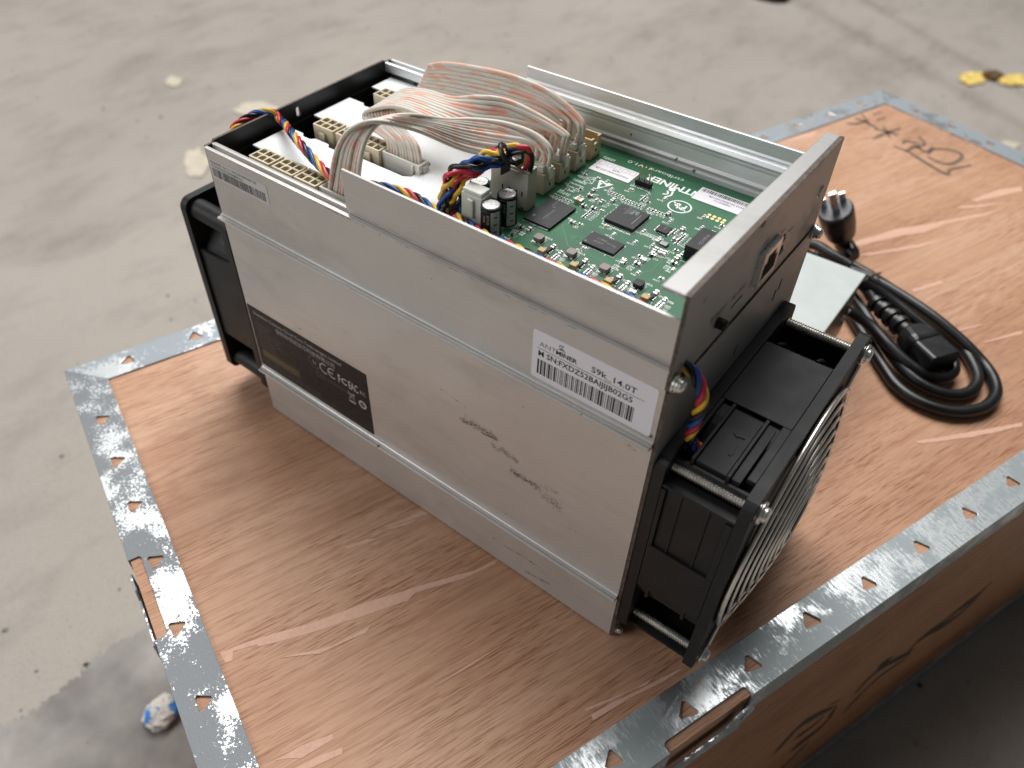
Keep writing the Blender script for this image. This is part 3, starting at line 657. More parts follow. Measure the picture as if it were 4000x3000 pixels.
# ---------------------------------------------------- control board
bd = MB().plate([(-122, 7), (-1.2, 7), (-1.2, 120.4), (-122, 120.4)], [circ(-6, 11, 1.6, 12)], ZB-1.6, ZB, m_pcb).build('control_board', mach)
def onb(a, z=ZB): p = pz(a, z); return (p.x, p.y)
sk = MB(); ZK_ = ZB+0.06
def srect(x0, y0, x1, y1, lw=0.22):
    x0, x1 = sorted((x0, x1)); y0, y1 = sorted((y0, y1))
    for q in ((x0, x1, y0, y0+lw), (x0, x1, y1-lw, y1), (x0, x0+lw, y0+lw, y1-lw), (x1-lw, x1, y0+lw, y1-lw)):
        sk.add([(q[0], q[2], ZK_), (q[1], q[2], ZK_), (q[1], q[3], ZK_), (q[0], q[3], ZK_)], [(0, 1, 2, 3)], m_silk)
def sline(a, c, lw=0.3):
    a, c = Vector((*a, ZK_)), Vector((*c, ZK_)); t = (c-a).normalized(); n = Vector((-t.y, t.x, 0))*lw/2
    sk.add([a-n, c-n, c+n, a+n], [(0, 1, 2, 3)], m_silk)
def stext(s, x, y, size, vert=False, bold=0.0, align='CENTER', z=ZK_, sx=1.0, mb=None, m=None):
    xd, yd = ((0, -1, 0), (1, 0, 0)) if vert else ((-1, 0, 0), (0, -1, 0))
    if mb is None and size < 1.6: size *= 1.3; bold = .02
    (mb or sk).text(s, (x, y, z), xd, yd, size, m or m_silk, align, bold, sx)
sc = MB()      # tiny chip parts
def smd(x, y, lx, ly, h, m, along='x', silk=True):
    e = 0.28*(lx if along == 'x' else ly)
    if along == 'x':
        sc.box(x-lx/2+e, x+lx/2-e, y-ly/2, y+ly/2, ZB+.02, ZB+h, m)
        for s_ in (-1, 1): sc.box(*sorted((x+s_*(lx/2-e+.01), x+s_*lx/2)), y-ly/2-.03, y+ly/2+.03, ZB+.02, ZB+h+.04, m_tin)
    else:
        sc.box(x-lx/2, x+lx/2, y-ly/2+e, y+ly/2-e, ZB+.02, ZB+h, m)
        for s_ in (-1, 1): sc.box(x-lx/2-.03, x+lx/2+.03, *sorted((y+s_*(ly/2-e+.01), y+s_*ly/2)), ZB+.02, ZB+h+.04, m_tin)
    if silk: srect(x-lx/2-.35, y-ly/2-.35, x+lx/2+.35, y+ly/2+.35, 0.16)
def bank(x0, y0, n, along, pitch, kind='r', label=True):    # a silk-framed bank of resistors
    for i in range(n):
        x, y = (x0+i*pitch, y0) if along == 'x' else (x0, y0+i*pitch)
        smd(x, y, *((.85, 1.7) if along == 'x' else (1.7, .85)), .5, m_chip, 'y' if along == 'x' else 'x', False)
        if label:
            if along == 'x': stext(random.choice('RC')+str(random.randint(10, 99)), x, y-1.3, .85, True)
            else: stext(random.choice('RC')+str(random.randint(10, 99)), x+2.9, y+.3, .85)
    if along == 'x': srect(x0-.8, y0-1.15, x0+(n-1)*pitch+.8, y0+1.15, .17)
    else: srect(x0-1.2, y0-.75, x0+1.2, y0+(n-1)*pitch+.75, .17)
# power stages along the near edge (inductor + tantalum + regulator, repeated)
for i in range(4):
    ind = onb(ZC(*[(335, 255), (735, 440), (1145, 630), (1565, 825)][i]), ZB+1.2); tan = onb(ZC(*[(370, 395), (765, 575), (1195, 770), (1650, 975)][i]), ZB+2.6)
    b = MB(); b.plate(rrect(-1.9, 1.9, -1.9, 1.9, .9, 3), [], .6, 2.3, m_chip if i == 3 else m_taupe); b.lathe((0, 0, .05), (0, 0, .6), [(0, 1.5), (1, 1.5)], m_chip, 14); b.box(-1.8, -.3, -2.1, -1.5, .05, .5, m_tin); b.box(.5, 1.8, -2.1, -1.5, .05, .5, m_tin)
    b.build('inductor', bd, loc=(*ind, ZB), bevel=.15)
    b = MB(); b.box(-1.45, 1.45, -1.25, 1.25, .1, 2.9, m_tan); b.box(-1.7, -1.46, -.9, .9, .02, 1.3, m_tin); b.box(1.46, 1.7, -.9, .9, .02, 1.3, m_tin); b.build('tantalum_capacitor', bd, loc=(*tan, ZB), bevel=.25)
    srect(tan[0]-2.2, tan[1]-1.7, tan[0]+2.4, tan[1]+1.7, .2); srect(ind[0]-2.4, ind[1]-2.5, ind[0]+2.4, ind[1]+2.4, .2)
    rx, ry = tan[0]+.6, tan[1]+3.6
    sc.box(rx-.8, rx+.8, ry-1.5, ry+1.5, ZB+.15, ZB+1.25, m_chip)
    for k in (-.95, 0, .95): sc.box(rx+.8, rx+1.5, ry+k-.2, ry+k+.2, ZB+.02, ZB+.45, m_tin); sc.box(rx-1.5, rx-.8, ry+k-.2, ry+k+.2, ZB+.02, ZB+.45, m_tin)
    smd(rx+.3, ry+3.0, 1.4, 2.3, 1.2, m_bronze, 'y')
    stext(('C103', 'C111', 'C112', 'C110')[i], tan[0]-1.5, tan[1]-2.0, 1.25); stext(('V1P0', 'V1P8', 'V1P0', 'V3P3')[i], ind[0]+2.2, ind[1]+4.3, 1.35)
    stext('C10%d' % i, rx+3.0, ry+3.4, 1.2); stext('U%d' % (i+11), rx-2.6, ry+.6, 1.0, True)
    bank(rx+4.5, ry-4.4, 4, 'y', 1.35); smd(rx+4.6, ry+1.8, 1.1, 1.9, .8, m_chip, 'y')
    stext('R%d' % (60+i), rx+6.8, ry+2.6, 1.2); stext('C%d' % (84+i), rx+7.2, ry-.2, 1.1)
# memory, processor, flash
def chip(zs, zf, z, marks, name, leads=None, h=1.1):
    P = [onb(zf(*q), z) for q in zs]; x0, x1 = (P[0][0]+P[3][0])/2, (P[1][0]+P[2][0])/2; y0, y1 = (P[0][1]+P[1][1])/2, (P[2][1]+P[3][1])/2
    b = MB(); b.box(x0, x1, y0, y1, ZB+.25, ZB+h, m_chip); zt = ZB+h+.03
    if leads:
        n = 24
        for i in range(n):
            x = x0+.6+(x1-x0-1.2)*i/(n-1)
            for yy, sg in ((y0, -1), (y1, 1)): b.box(x-.11, x+.11, *sorted((yy, yy+sg*.9)), ZB+.02, ZB+.45, m_tin)
    else: b.box(x0+.3, x1-.3, y0+.3, y1-.3, ZB+.02, ZB+.25, m_pcb_dark)
    for s_, fx, fy_, sz, vert in marks:
        stext(s_, x0+(x1-x0)*fx, y0+(y1-y0)*fy_, sz, vert, z=zt, mb=b, m=m_chip_mark)
    return b, (x0, x1, y0, y1, zt)
b, cpu = chip([(965, 1130), (1370, 1285), (1625, 1070), (1200, 915)], ZA, ZB+1.3, [('XC7Z010', .32, .78, 1.5, True), ('CLG225', .42, .78, 1.2, True), ('ABX1927', .5, .78, 1.2, True), ('1C', .2, .8, 1.2, True)], 'processor', h=1.7)
x0, x1, y0, y1, zt = cpu
for i in range(8):
    for j in range(8):
        if random.random() < .5: b.box(x0+6.6+i*.4, x0+7.0+i*.4, y0+9.4+j*.4, y0+9.8+j*.4, zt-.02, zt+.01, m_chip_mark)
b.box(x0+10.8, x0+11.1, y0+3, y0+11, zt-.02, zt+.01, m_chip_mark)
b.build('processor_chip', bd, bevel=.12); srect(x0-.5, y0-.5, x1+.5, y1+.5, .25)
stext('ABCDEFGHJKLMNPR', (x0+x1)/2, y0-1.1, 1.15); stext('U1', (x0+x1)/2-2, y0-2.6, 1.3)
for k in range(6): stext(str(15-2*k), x0-1.4, y0+2+k*2.1, 1.1)
b, mem = chip([(635, 1450), (1090, 1640), (1255, 1500), (800, 1312)], ZA, ZB+.9, [('9MK17', .42, .72, 1.5, False), ('D9PTK', .38, .45, 1.5, False), ('Micron', .74, .6, 1.4, False)], 'mem', h=1.2)
x0, x1, y0, y1, zt = mem; b.lathe((x0+1, y0+1.2, zt-.03), (x0+1, y0+1.2, zt+.01), [(0, .45), (1, .45)], m_chip_mark, 12); b.build('memory_chip', bd, bevel=.1)
srect(x0-.5, y0-.7, x1+.5, y1+.5, .25); stext('U3', (x0+x1)/2+.5, y1+2.2, 1.4); sline((x0+4, y0-1.6), (x0+4, y0-.7)); sline((x1-3, y0-1.6), (x1-3, y0-.7)); sk.lathe((x0-.6, y1+.9, ZK_), (x0-.6, y1+.9, ZK_+.01), [(0, .5), (1, .5)], m_silk, 12)
b, fla = chip([(1290, 1290), (1640, 1460), (2025, 1155), (1650, 1000)], ZD, ZB+1.0, [('29F2G08ABAEA', .5, .42, 1.3, True), ('1-6', .62, .3, 1.2, True), ('NW138', .3, .86, 1.2, True), ('S', .38, .72, 2.0, True)], 'flash', True, 1.2)
x0, x1, y0, y1, zt = fla; b.lathe((x0+2.4, y0+4.2, zt-.03), (x0+2.4, y0+4.2, zt+.01), [(0, .75), (1, .75)], plain('teal_dot', (0.02, .2, .17), .5), 14); b.build('flash_chip', bd, bevel=.1)
stext('U5', x1+1.6, y0+13, 1.2); stext('1', x1+1.0, y1-.5, 1.2)
# sockets of the ribbon cables
socks = [(-96.4, 65.7), (-96.6, 77.9), (-96.5, 90.5), (-96.7, 103.1)]
for i, (sx, sy) in enumerate(socks):
    b = MB(); wd = 8.4; ln = 24; h = 8.8 if i < 3 else 9.5; mm = m_ivory if i < 3 else m_beige
    if i < 3: mm = plain('tan_nylon', (0.47, 0.41, 0.30), .45, 0, .06, 90) if i == 0 else bpy.data.materials['tan_nylon']
    b.plate([(-ln, 0), (0, 0), (0, wd), (-ln, wd)], [[(-ln+1, 1), (-1, 1), (-1, wd-1), (-ln+1, wd-1)]], .1, h-2.4, mm)
    b.plate([(-ln, 0), (0, 0), (0, 2.6), (-1, 2.6), (-1, 1), (-ln+1, 1), (-ln+1, 2.6), (-ln, 2.6)], [], h-2.4, h+.6, mm); b.plate([(-ln, wd-2.6), (-ln+1, wd-2.6), (-ln+1, wd-1), (-1, wd-1), (-1, wd-2.6), (0, wd-2.6), (0, wd), (-ln, wd)], [], h-2.4, h+.6, mm)
    b.box(-ln+1, -1, 1, wd-1, .1, 1.2, mm); b.box(-.02, .35, 3.9, 4.5, 3.2, 4.6, m_chip)
    if i == 3:
        for k in range(9):
            for j in (0, 1): b.box(-ln+2.6+k*2.2, -ln+3.1+k*2.2, 3+j*2, 3.5+j*2, 1.2, 6, m_gold)
    b.build('ribbon_socket', bd, loc=(sx, sy, ZB), bevel=.15)
    if i < 3:
        b = MB(); b.box(-ln+1.3, -1.3, 1.3, wd-1.3, 3, h+2.6, m_milky); b.box(-1.25, 1.0, 2.9, wd-2.9, h-2.2, h+3.4, m_milky); b.box(-ln+2, -2, 2.0, wd-2, h+2.6, h+3.6, m_milky); b.box(-4, -1.4, 1.0, wd-1.0, h+.8, h+3.6, m_milky)
        b.build('ribbon_plug', bd, loc=(sx, sy, ZB), bevel=.25)
    x = sx+2.0; y = sy+2.2
    for q in range(3): sline([(x, y), (x+1.6, y-.9), (x+1.6, y+.9)][q], [(x+1.6, y-.9), (x+1.6, y+.9), (x, y)][q], .18)
    stext('J%d' % (i+1), sx+3.2, sy+4.8, 1.0)
    for k in range(5): stext(random.choice('RCB')+str(random.randint(10, 99)), sx+3.0+k*1.25, sy+7.2 if i != 2 else sy-1.5, .95, True)
# fan plugs: tall ivory block, white block, round capacitors
b = MB(); b.box(-19, 0, 0, 6.4, .1, 17.0, m_ivory); b.box(-19, 0, .6, 1.6, 17.01, 18.2, m_ivory); b.box(-19, 0, 5.2, 6.4, 17.01, 18.2, m_ivory); b.box(-1, 0, 1.61, 5.19, 17.01, 18.2, m_ivory)
for k in (-2.8, -5.6, -9.4, -12.8): b.box(k-.5, k+.5, -.06, .5, 6.2, 8.8, m_chip)
for k in (-2.4, -6.4): b.box(k-.7, k+.7, -.06, .5, .5, 1.5, m_chip)
b.build('fan_connector', bd, loc=(-94.3, 50.8, ZB), bevel=.3)
wp = onb(ZD(500, 1470)); 
b = MB(); b.box(-5.2, 5.2, -3.4, 3.4, .1, 14.6, m_milky); b.box(-4.8, 4.8, -3.0, 3.0, 14.61, 16.4, m_milky); b.box(-1.6, 1.6, -4.6, -3.41, 5, 13, m_milky)
b.build('fan_connector', bd, loc=(-105.6, 31.6, ZB), bevel=.5, label='milky white power connector block beside capacitors')
cape = [plain('grey_sleeve_stripe', (.36, .38, .38), .4)]
for k, (zx, zy) in enumerate([(805, 1100), (1040, 940), (640, 765)]):
    c = onb(ZD(zx, zy), ZB+13.3); b = MB()
    b.lathe((0, 0, .2), (0, 0, 13.3), [(0, 4.0), (.05, 4.15), (.08, 4.15), (.88, 4.15), (.91, 3.9), (.95, 4.12), (.985, 4.0), (1, 3.55)], m_chip, 28)
    b.lathe((0, 0, 13.0), (0, 0, 13.36), [(0, 3.5), (1, 3.4)], m_tin, 28)
    for a in (0.4, 1.97): b.obox((0, 0, 13.39), (math.cos(a), math.sin(a), 0), (-math.sin(a), math.cos(a), 0), (0, 0, 1), 3.2, .1, .03, m_ivory)
    a0 = -0.45; vs = []
    for j in range(7):
        a = a0-.5+j*.16
        for z in (.6, 12.0): vs.append((4.2*math.cos(a), 4.2*math.sin(a), z))
    b.add(vs, [(2*j, 2*j+2, 2*j+3, 2*j+1) for j in range(6)], cape[0], True)
    for q in range(3):
        a = a0-.02; ca, sa = math.cos(a), math.sin(a); b.obox((4.24*ca, 4.24*sa, 3+3.3*q), (ca, sa, 0), (-sa, ca, 0), (0, 0, 1), .05, .7, .25, m_chip)
    a = -1.35; b.text('GTVD', (4.2*math.cos(a), 4.2*math.sin(a), 8.5), (0, 0, -1), (-math.sin(a), math.cos(a), 0), 1.6, m_grey_print, 'CENTER'); a = -1.75
    b.text('M7A', (4.2*math.cos(a), 4.2*math.sin(a), 8.5), (0, 0, -1), (-math.sin(a), math.cos(a), 0), 1.6, m_grey_print, 'CENTER')
    b.build('capacitor', bd, loc=(*c, ZB))
    for q in range(28):
        a = -2.2+q*.1; sline((c[0]+4.5*math.cos(a), c[1]+4.5*math.sin(a)), (c[0]+5.4*math.cos(a), c[1]+5.4*math.sin(a)), .22)
# three-pin header
hx, hy = onb(ZA(1505, 665)); b = MB()
for k in (-2.54, 0, 2.54):
    b.box(k-1.25, k+1.25, -1.25, 1.25, .05, 2.6, m_chip); b.box(k-.32, k+.32, -.32, .32, 2.6, 9.2, m_gold)
b.build('pin_header', bd, loc=(hx, hy+1.1, ZB), bevel=.2); stext('TXD GND RXD', hx, hy-1.2, 1.1)
srect(hx-4, hy-.5, hx+4, hy+2.7, .2)
# network transformer and interface chip
P = onb(ZA(2200, 1500), ZB+2); b = MB(); b.box(-5.6, 6.5, -7.6, 7.6, .3, 6.2, m_chip); stext('H1601CG', -2, 0, 1.9, True, z=6.24, mb=b, m=m_chip_mark); stext('1927C', .6, 0, 1.7, True, z=6.24, mb=b, m=m_chip_mark)
for k in range(8): b.box(-7.2, -5.6, -6.4+k*1.8, -5.8+k*1.8, .05, .6, m_tin)
b.build('network_transformer', bd, loc=(-22.5, 69.6, ZB), bevel=.15); srect(-30, 60, -11, 79, .25)
P = onb(ZA(1820, 1270), ZB+.9); b = MB(); b.box(-2.6, 2.6, -2.6, 2.6, .2, 1.1, m_chip)
for k in range(8):
    for sg in (-1, 1): b.box(-2.3+k*.62, -2.0+k*.62, *sorted((sg*2.6, sg*3.3)), .03, .4, m_tin); b.box(*sorted((sg*2.6, sg*3.3)), -2.3+k*.62, -2.0+k*.62, .03, .4, m_tin)
stext('B50612', 0, .4, 1.0, True, z=1.13, mb=b, m=m_chip_mark); b.build('interface_chip', bd, loc=(*P, ZB), bevel=.1)
P = onb(ZA(1820, 1485), ZB+.5); b = MB(); b.box(-1.7, 1.7, -1.3, 1.3, .1, 1.0, plain('crystal_can', (.2, .2, .2), .35, .8)); b.build('crystal', bd, loc=(*P, ZB), bevel=.2)
# silkscreen art
c = onb(ZA(2045, 950)); R_ = 5.2
for k in range(40):
    a, a2 = 2*math.pi*k/40, 2*math.pi*(k+1)/40; r0, r1 = R_*.87, R_
    sk.add([(c[0]+r0*math.cos(a), c[1]+r0*.94*math.sin(a), ZK_), (c[0]+r1*math.cos(a), c[1]+r1*.94*math.sin(a), ZK_), (c[0]+r1*math.cos(a2), c[1]+r1*.94*math.sin(a2), ZK_), (c[0]+r0*math.cos(a2), c[1]+r0*.94*math.sin(a2), ZK_)], [(0, 1, 2, 3)], m_silk)
stext('Pb', c[0], c[1]+2.0, 5.6, bold=.02); sline((c[0]-4.2, c[1]+2.3), (c[0]+4.2, c[1]-2.3), .6)
tA = onb(ZA(2190, 760)); tB = onb(ZA(1580, 520))
tc_ = onb(ZA(2212, 690)); stext('ANTMINER', -69.8, 109.4, 6.4, bold=.03, align='RIGHT', sx=.97)
an = onb(ZA(1930, 710)); sk.lathe((an[0], an[1]+.4, ZK_), (an[0], an[1]+.4, ZK_+.01), [(0, 1.5), (1, 1.5)], m_silk, 16)
for k in (0, 1):
    q = [onb(ZA(*p)) for p in ([(1870, 720), (1880, 760), (1850, 770), (1800, 765)], [(1950, 735), (1920, 790), (1870, 800), (1830, 810)])[k]]
    for i in range(3): sline(q[i], q[i+1], .8)
e0 = onb(ZA(1340, 300)); stext('ctrlboard  V1.0', -83.0, 115.2, 3.4, align='RIGHT', sx=1.35)
tr = [onb(ZA(*p)) for p in ((890, 560), (1095, 635), (850, 695))]; sk.add([(*q, ZK_) for q in tr], [(0, 1, 2)], m_silk)
hd = [onb(ZA(*p)) for p in ((900, 640), (940, 615), (990, 640), (960, 660), (890, 665))]; sk.add([(*q, ZK_+.03) for q in hd], [tuple(range(5))], m_pcb)
wb = [onb(ZA(*p)) for p in ((720, 525), (840, 530), (780, 625), (660, 590))]
for i in range(4): sline(wb[i], wb[(i+1) % 4], .28)
sline(wb[0], wb[2], .25); sline(wb[1], wb[3], .25)
for i, s_ in enumerate(('E345811', '10034338', 'HB-6 94V-0', '1804')): q = onb(ZA(630-45*i, 590+42*i)); stext(s_, q[0], q[1], 1.25)
for a, n in (((1035, 745), 5), ((1230, 850), 7), ((1590, 985), 6), ((240, 790), 6)):
    q = onb(ZA(*a)); bank(q[0]+.3, q[1], n, 'x', 1.5)
for a, n in (((725, 1060), 5), ((975, 850), 2), ((2050, 1440), 6), ((2000, 1290), 3), ((1560, 820), 3)):
    q = onb(ZA(*a)); bank(q[0], q[1]-3, n, 'y', 1.4, label=a[0] != 1560)
for a, m, al in (((805, 705), m_bronze, 'y'), ((595, 865), m_tan, 'x'), ((1085, 850), m_bronze, 'y'), ((810, 965), m_chip, 'x'), ((920, 870), m_chip, 'y'), ((1885, 1040), m_bronze, 'y'), ((505, 1165), m_bronze, 'x'), ((1740, 1430), m_bronze, 'y'), ((2090, 1265), m_bronze, 'y'), ((1990, 1415), m_bronze, 'x'),
                 ((1700, 1560), m_chip, 'y'), ((1770, 1590), m_bronze, 'y'), ((1650, 1620), m_bronze, 'y'), ((1830, 1610), m_bronze, 'y'), ((760, 780), m_bronze, 'x'), ((670, 930), m_chip, 'x')):
    q = onb(ZA(*a), ZB+.8); big = a == (595, 865); smd(q[0], q[1], *((3.6, 2.6) if big else (2.3, 1.5) if al == 'x' else (1.5, 2.3)), 1.9 if big else 1.1, m, al); stext('C%d' % random.randint(10, 99), q[0]+2.5, q[1]-1.2, 1.05)
for a, m, al in (((1370, 550), m_bronze, 'y'), ((1545, 565), m_chip, 'x'), ((1620, 520), m_silk, 'x'), ((2040, 495), m_bronze, 'y'), ((1740, 460), m_chip, 'x'), ((120, 115), m_chip, 'x'), ((210, 145), m_chip, 'y'), ((10, 210), m_chip, 'x'), ((1490, 915), m_silk, 'x'), ((2000, 560), m_chip, 'x')):
    q = onb(ZC(*a), ZB+.6); smd(q[0], q[1], *((2.3, 1.4) if al == 'x' else (1.6, 2.4)), 1.1, m, al); stext(random.choice('RCD')+str(random.randint(10, 99)), q[0]-1, q[1]-2.2, 1.2); stext('R%d' % random.randint(10, 99), q[0]-1, q[1]-3.7, 1.2)
taken = [(-93, -79, 44, 66), (-67, -51, 65, 81), (-66, -49, 46, 57), (-94, -72, 96, 108), (-72, -40, 100, 112), (-52, -40, 88, 100), (-30, -8, 58, 80), (-125, -94, 24, 115)]
for k in range(120):
    x, y = random.uniform(-92, -10), random.uniform(42, 97)
    if any(a-2 < x < b_+2 and c_-2 < y < d_+2 for a, b_, c_, d_ in taken): continue
    taken.append((x-2.2, x+2.2, y-2, y+2)); al = random.choice('xy')
    smd(x, y, *((1.7, .95) if al == 'x' else (.95, 1.7)), .6, random.choice((m_bronze, m_chip, m_chip, m_tan)), al); stext(random.choice('RCCRL')+str(random.randint(10, 199)), x-1.2, y-1.6, 1.05)
q = onb(ZA(1620, 1370)); srect(q[0]-4.5, q[1]-1, q[0]+5.5, q[1]+1.2, .25); stext('PHY/RGMII', q[0]+.4, q[1]+.5, 1.2)
for k in range(16): stext(random.choice('RCUQ')+str(random.randint(1, 199)), random.uniform(-92, -74), random.uniform(24, 30), 1.1)
q = onb(ZC(1340, 1200)); 
for k in range(9): stext('R%d' % random.randint(10, 99), -60+random.uniform(-2, 52), random.uniform(20, 24), 1.1)
sk.build('silkscreen', bd, kind='stuff'); sc.build('small_components', bd, kind='stuff')
trc = MB()
def trace(pts, wd=.3):
    for a, c_ in zip(pts, pts[1:]):
        a, c_ = Vector((*a, ZB+.03)), Vector((*c_, ZB+.03)); t = (c_-a).normalized(); n = Vector((-t.y, t.x, 0))*wd/2; trc.add([a-n, c_-n, c_+n, a+n], [(0, 1, 2, 3)], m_trace)
trace([onb(ZC(*p)) for p in ((620, 80), (690, 350), (1300, 610), (1500, 680), (1720, 660), (1860, 520))], .35)
for k in range(7): trace([onb(ZC(720+12*k, 210+4*k)), onb(ZC(735+12*k, 270-2*k)), onb(ZC(850, 300-12*k))], .16)
for k in range(9): trace([onb(ZA(1330+28*k, 720)), onb(ZA(1290+28*k, 800+6*k))], .2)
trace([onb(ZA(900, 110)), onb(ZA(1300, 230)), onb(ZA(2212, 620))], .5); trace([onb(ZA(890, 160)), onb(ZA(1290, 270)), onb(ZA(2100, 600))], .5)
trc.build('copper_traces', bd, kind='stuff')
# gold test pads
P0 = onb(ZC(0, 0)); gp = MB(); q0 = onb(ZR4(600, 862)); q1 = onb(ZR4(735, 905))
for i in range(4):
    for j in range(2): x = q0[0]+(q1[0]-q0[0])*i/3; y = q0[1]-j*2.0; gp.lathe((x, y, ZB+.02), (x, y, ZB+.1), [(0, .8), (1, .8)], m_gold, 12)
gp.build('test_pads', bd); 
# paper stickers on the board
def sticker(parent, P, nm, fn):
    x0, x1, y0, y1 = P; b = MB(); b.box(x0, x1, y0, y1, ZB+.1, ZB+.22, m_paper); fn(b, x0, x1, y0, y1, ZB+.26); return b.build(nm, parent)
def st1(b, x0, x1, y0, y1, z):
    for k in range(5):
        xx = x0+1.2+k*3.9
        for q in ((xx, xx+2.9, y1-3.9, y1-3.7), (xx, xx+2.9, y1-1.2, y1-1.0), (xx, xx+.2, y1-3.7, y1-1.2), (xx+2.7, xx+2.9, y1-3.7, y1-1.2)): b.box(*q, z-.03, z, m_grey_print)
    stext('06/ZB', (x0+x1)/2+1, y1-4.6, 1.5, z=z, mb=b, m=m_ink); stext('FXDZ20190901007-ZB', (x0+x1)/2, y1-6.8, 1.75, z=z, mb=b, m=m_ink)
sticker(bd, (-93.6, -73.0, 97.0, 107.5), 'board_sticker', st1)
def bars(b, x0, x1, put, seed):
    r = random.Random(seed); x = x0
    while x < x1-.4:
        wd = r.choice((.25, .25, .5, .75))*((x1-x0)/40); put(b, x, min(x+wd, x1)); x += wd+r.choice((.3, .3, .55))*((x1-x0)/40)
def st2(b, x0, x1, y0, y1, z):
    bars(b, x0+1, x1-1, lambda b, a, c_: b.box(a, c_, y1-3.2, y1-.7, z-.03, z, m_ink), 3)
    stext('W/O 20190901007-ZB', (x0+x1)/2, y1-4.6, 1.7, z=z, mb=b, m=m_ink); stext('AIJIJB02116', (x0+x1)/2-1, y1-6.6, 1.6, z=z, mb=b, m=m_ink)
q = onb(ZC(0, 0)); s0 = onb(ZR4(440, 715)); s1 = onb(ZR4(545, 625)); sticker(bd, (s1[0]-.2, s1[0]+27, s0[1], s1[1]), 'board_sticker', st2)

# ---------------------------------------------------- labels on the near side
def face_label(name, x0, x1, z0, z1, m, fn, r=1.0, label=None):
    b = MB(); b.plate(rrect(x0, x1, z0, z1, r, 3), [], -0.13, -0.02, m, 'y'); fn(b, -0.17); return b.build(name, near, label=label)
X_, Z_ = (1, 0, 0), (0, 0, 1)
def lab1(b, y):
    b.text('ANT', (-50.8, y, 157.6), X_, Z_, 3.2, m_ink, bold=-.012, sx=1.12); b.text('MINER', (-43.6, y, 157.6), X_, Z_, 2.9, m_ink, bold=.03, sx=1.08)
    b.poly3([(-43.0, y, 160.0), (-41.6, y, 161.2), (-40.4, y, 161.1), (-39.2, y, 159.8), (-40.6, y, 160.5), (-42, y, 160.4)], m_ink)
    for k in (0, 1): stroke(b, [(-41.8+k*1.0, y, 161.3), (-42.2+k*1.0, y, 162.1), (-41.7+k*1.0, y, 162.7), (-41.2+k*1.0, y, 162.8)], .32, m_ink, (0, -1, 0))
    b.text('S9k_14.0T', (-28.4, y, 157.7), X_, Z_, 3.9, m_ink, bold=.012, sx=1.12)
    b.box(-51.6, -6.4, y, y+.03, 156.25, 156.45, m_ink)
    b.text('M SN:FXDZ52BAIJIJB02G5', (-51.2, y, 152.8), X_, Z_, 3.7, m_ink, bold=.018, sx=.985)
    bars(b, -51.2, -9.2, lambda b, a, c_: b.box(a, c_, y, y+.03, 143.6, 151.0, m_ink), 11)
face_label('serial_label', -53.8, -2.0, 140.95, 164.6, m_paper, lab1, 1.2, 'white label with a large barcode and serial number')
def lab2(b, y):
    b.text('Model:S9k  Ver:1.1  W/O:20190901007-ZB', (-239, y, 167.3), X_, Z_, 1.8, m_ink, sx=1.02)
    b.text('M SN:FXDZ52BAIJIJB02G5', (-239, y, 165.4), X_, Z_, 1.7, m_ink, sx=1.2)
    bars(b, -239, -201.5, lambda b, a, c_: b.box(a, c_, y, y+.03, 160.3, 164.8, m_ink), 5)
face_label('small_label', -240.3, -199.6, 159.2, 169.4, m_paper2, lab2, .8, 'small grey barcode label near the rear corner')
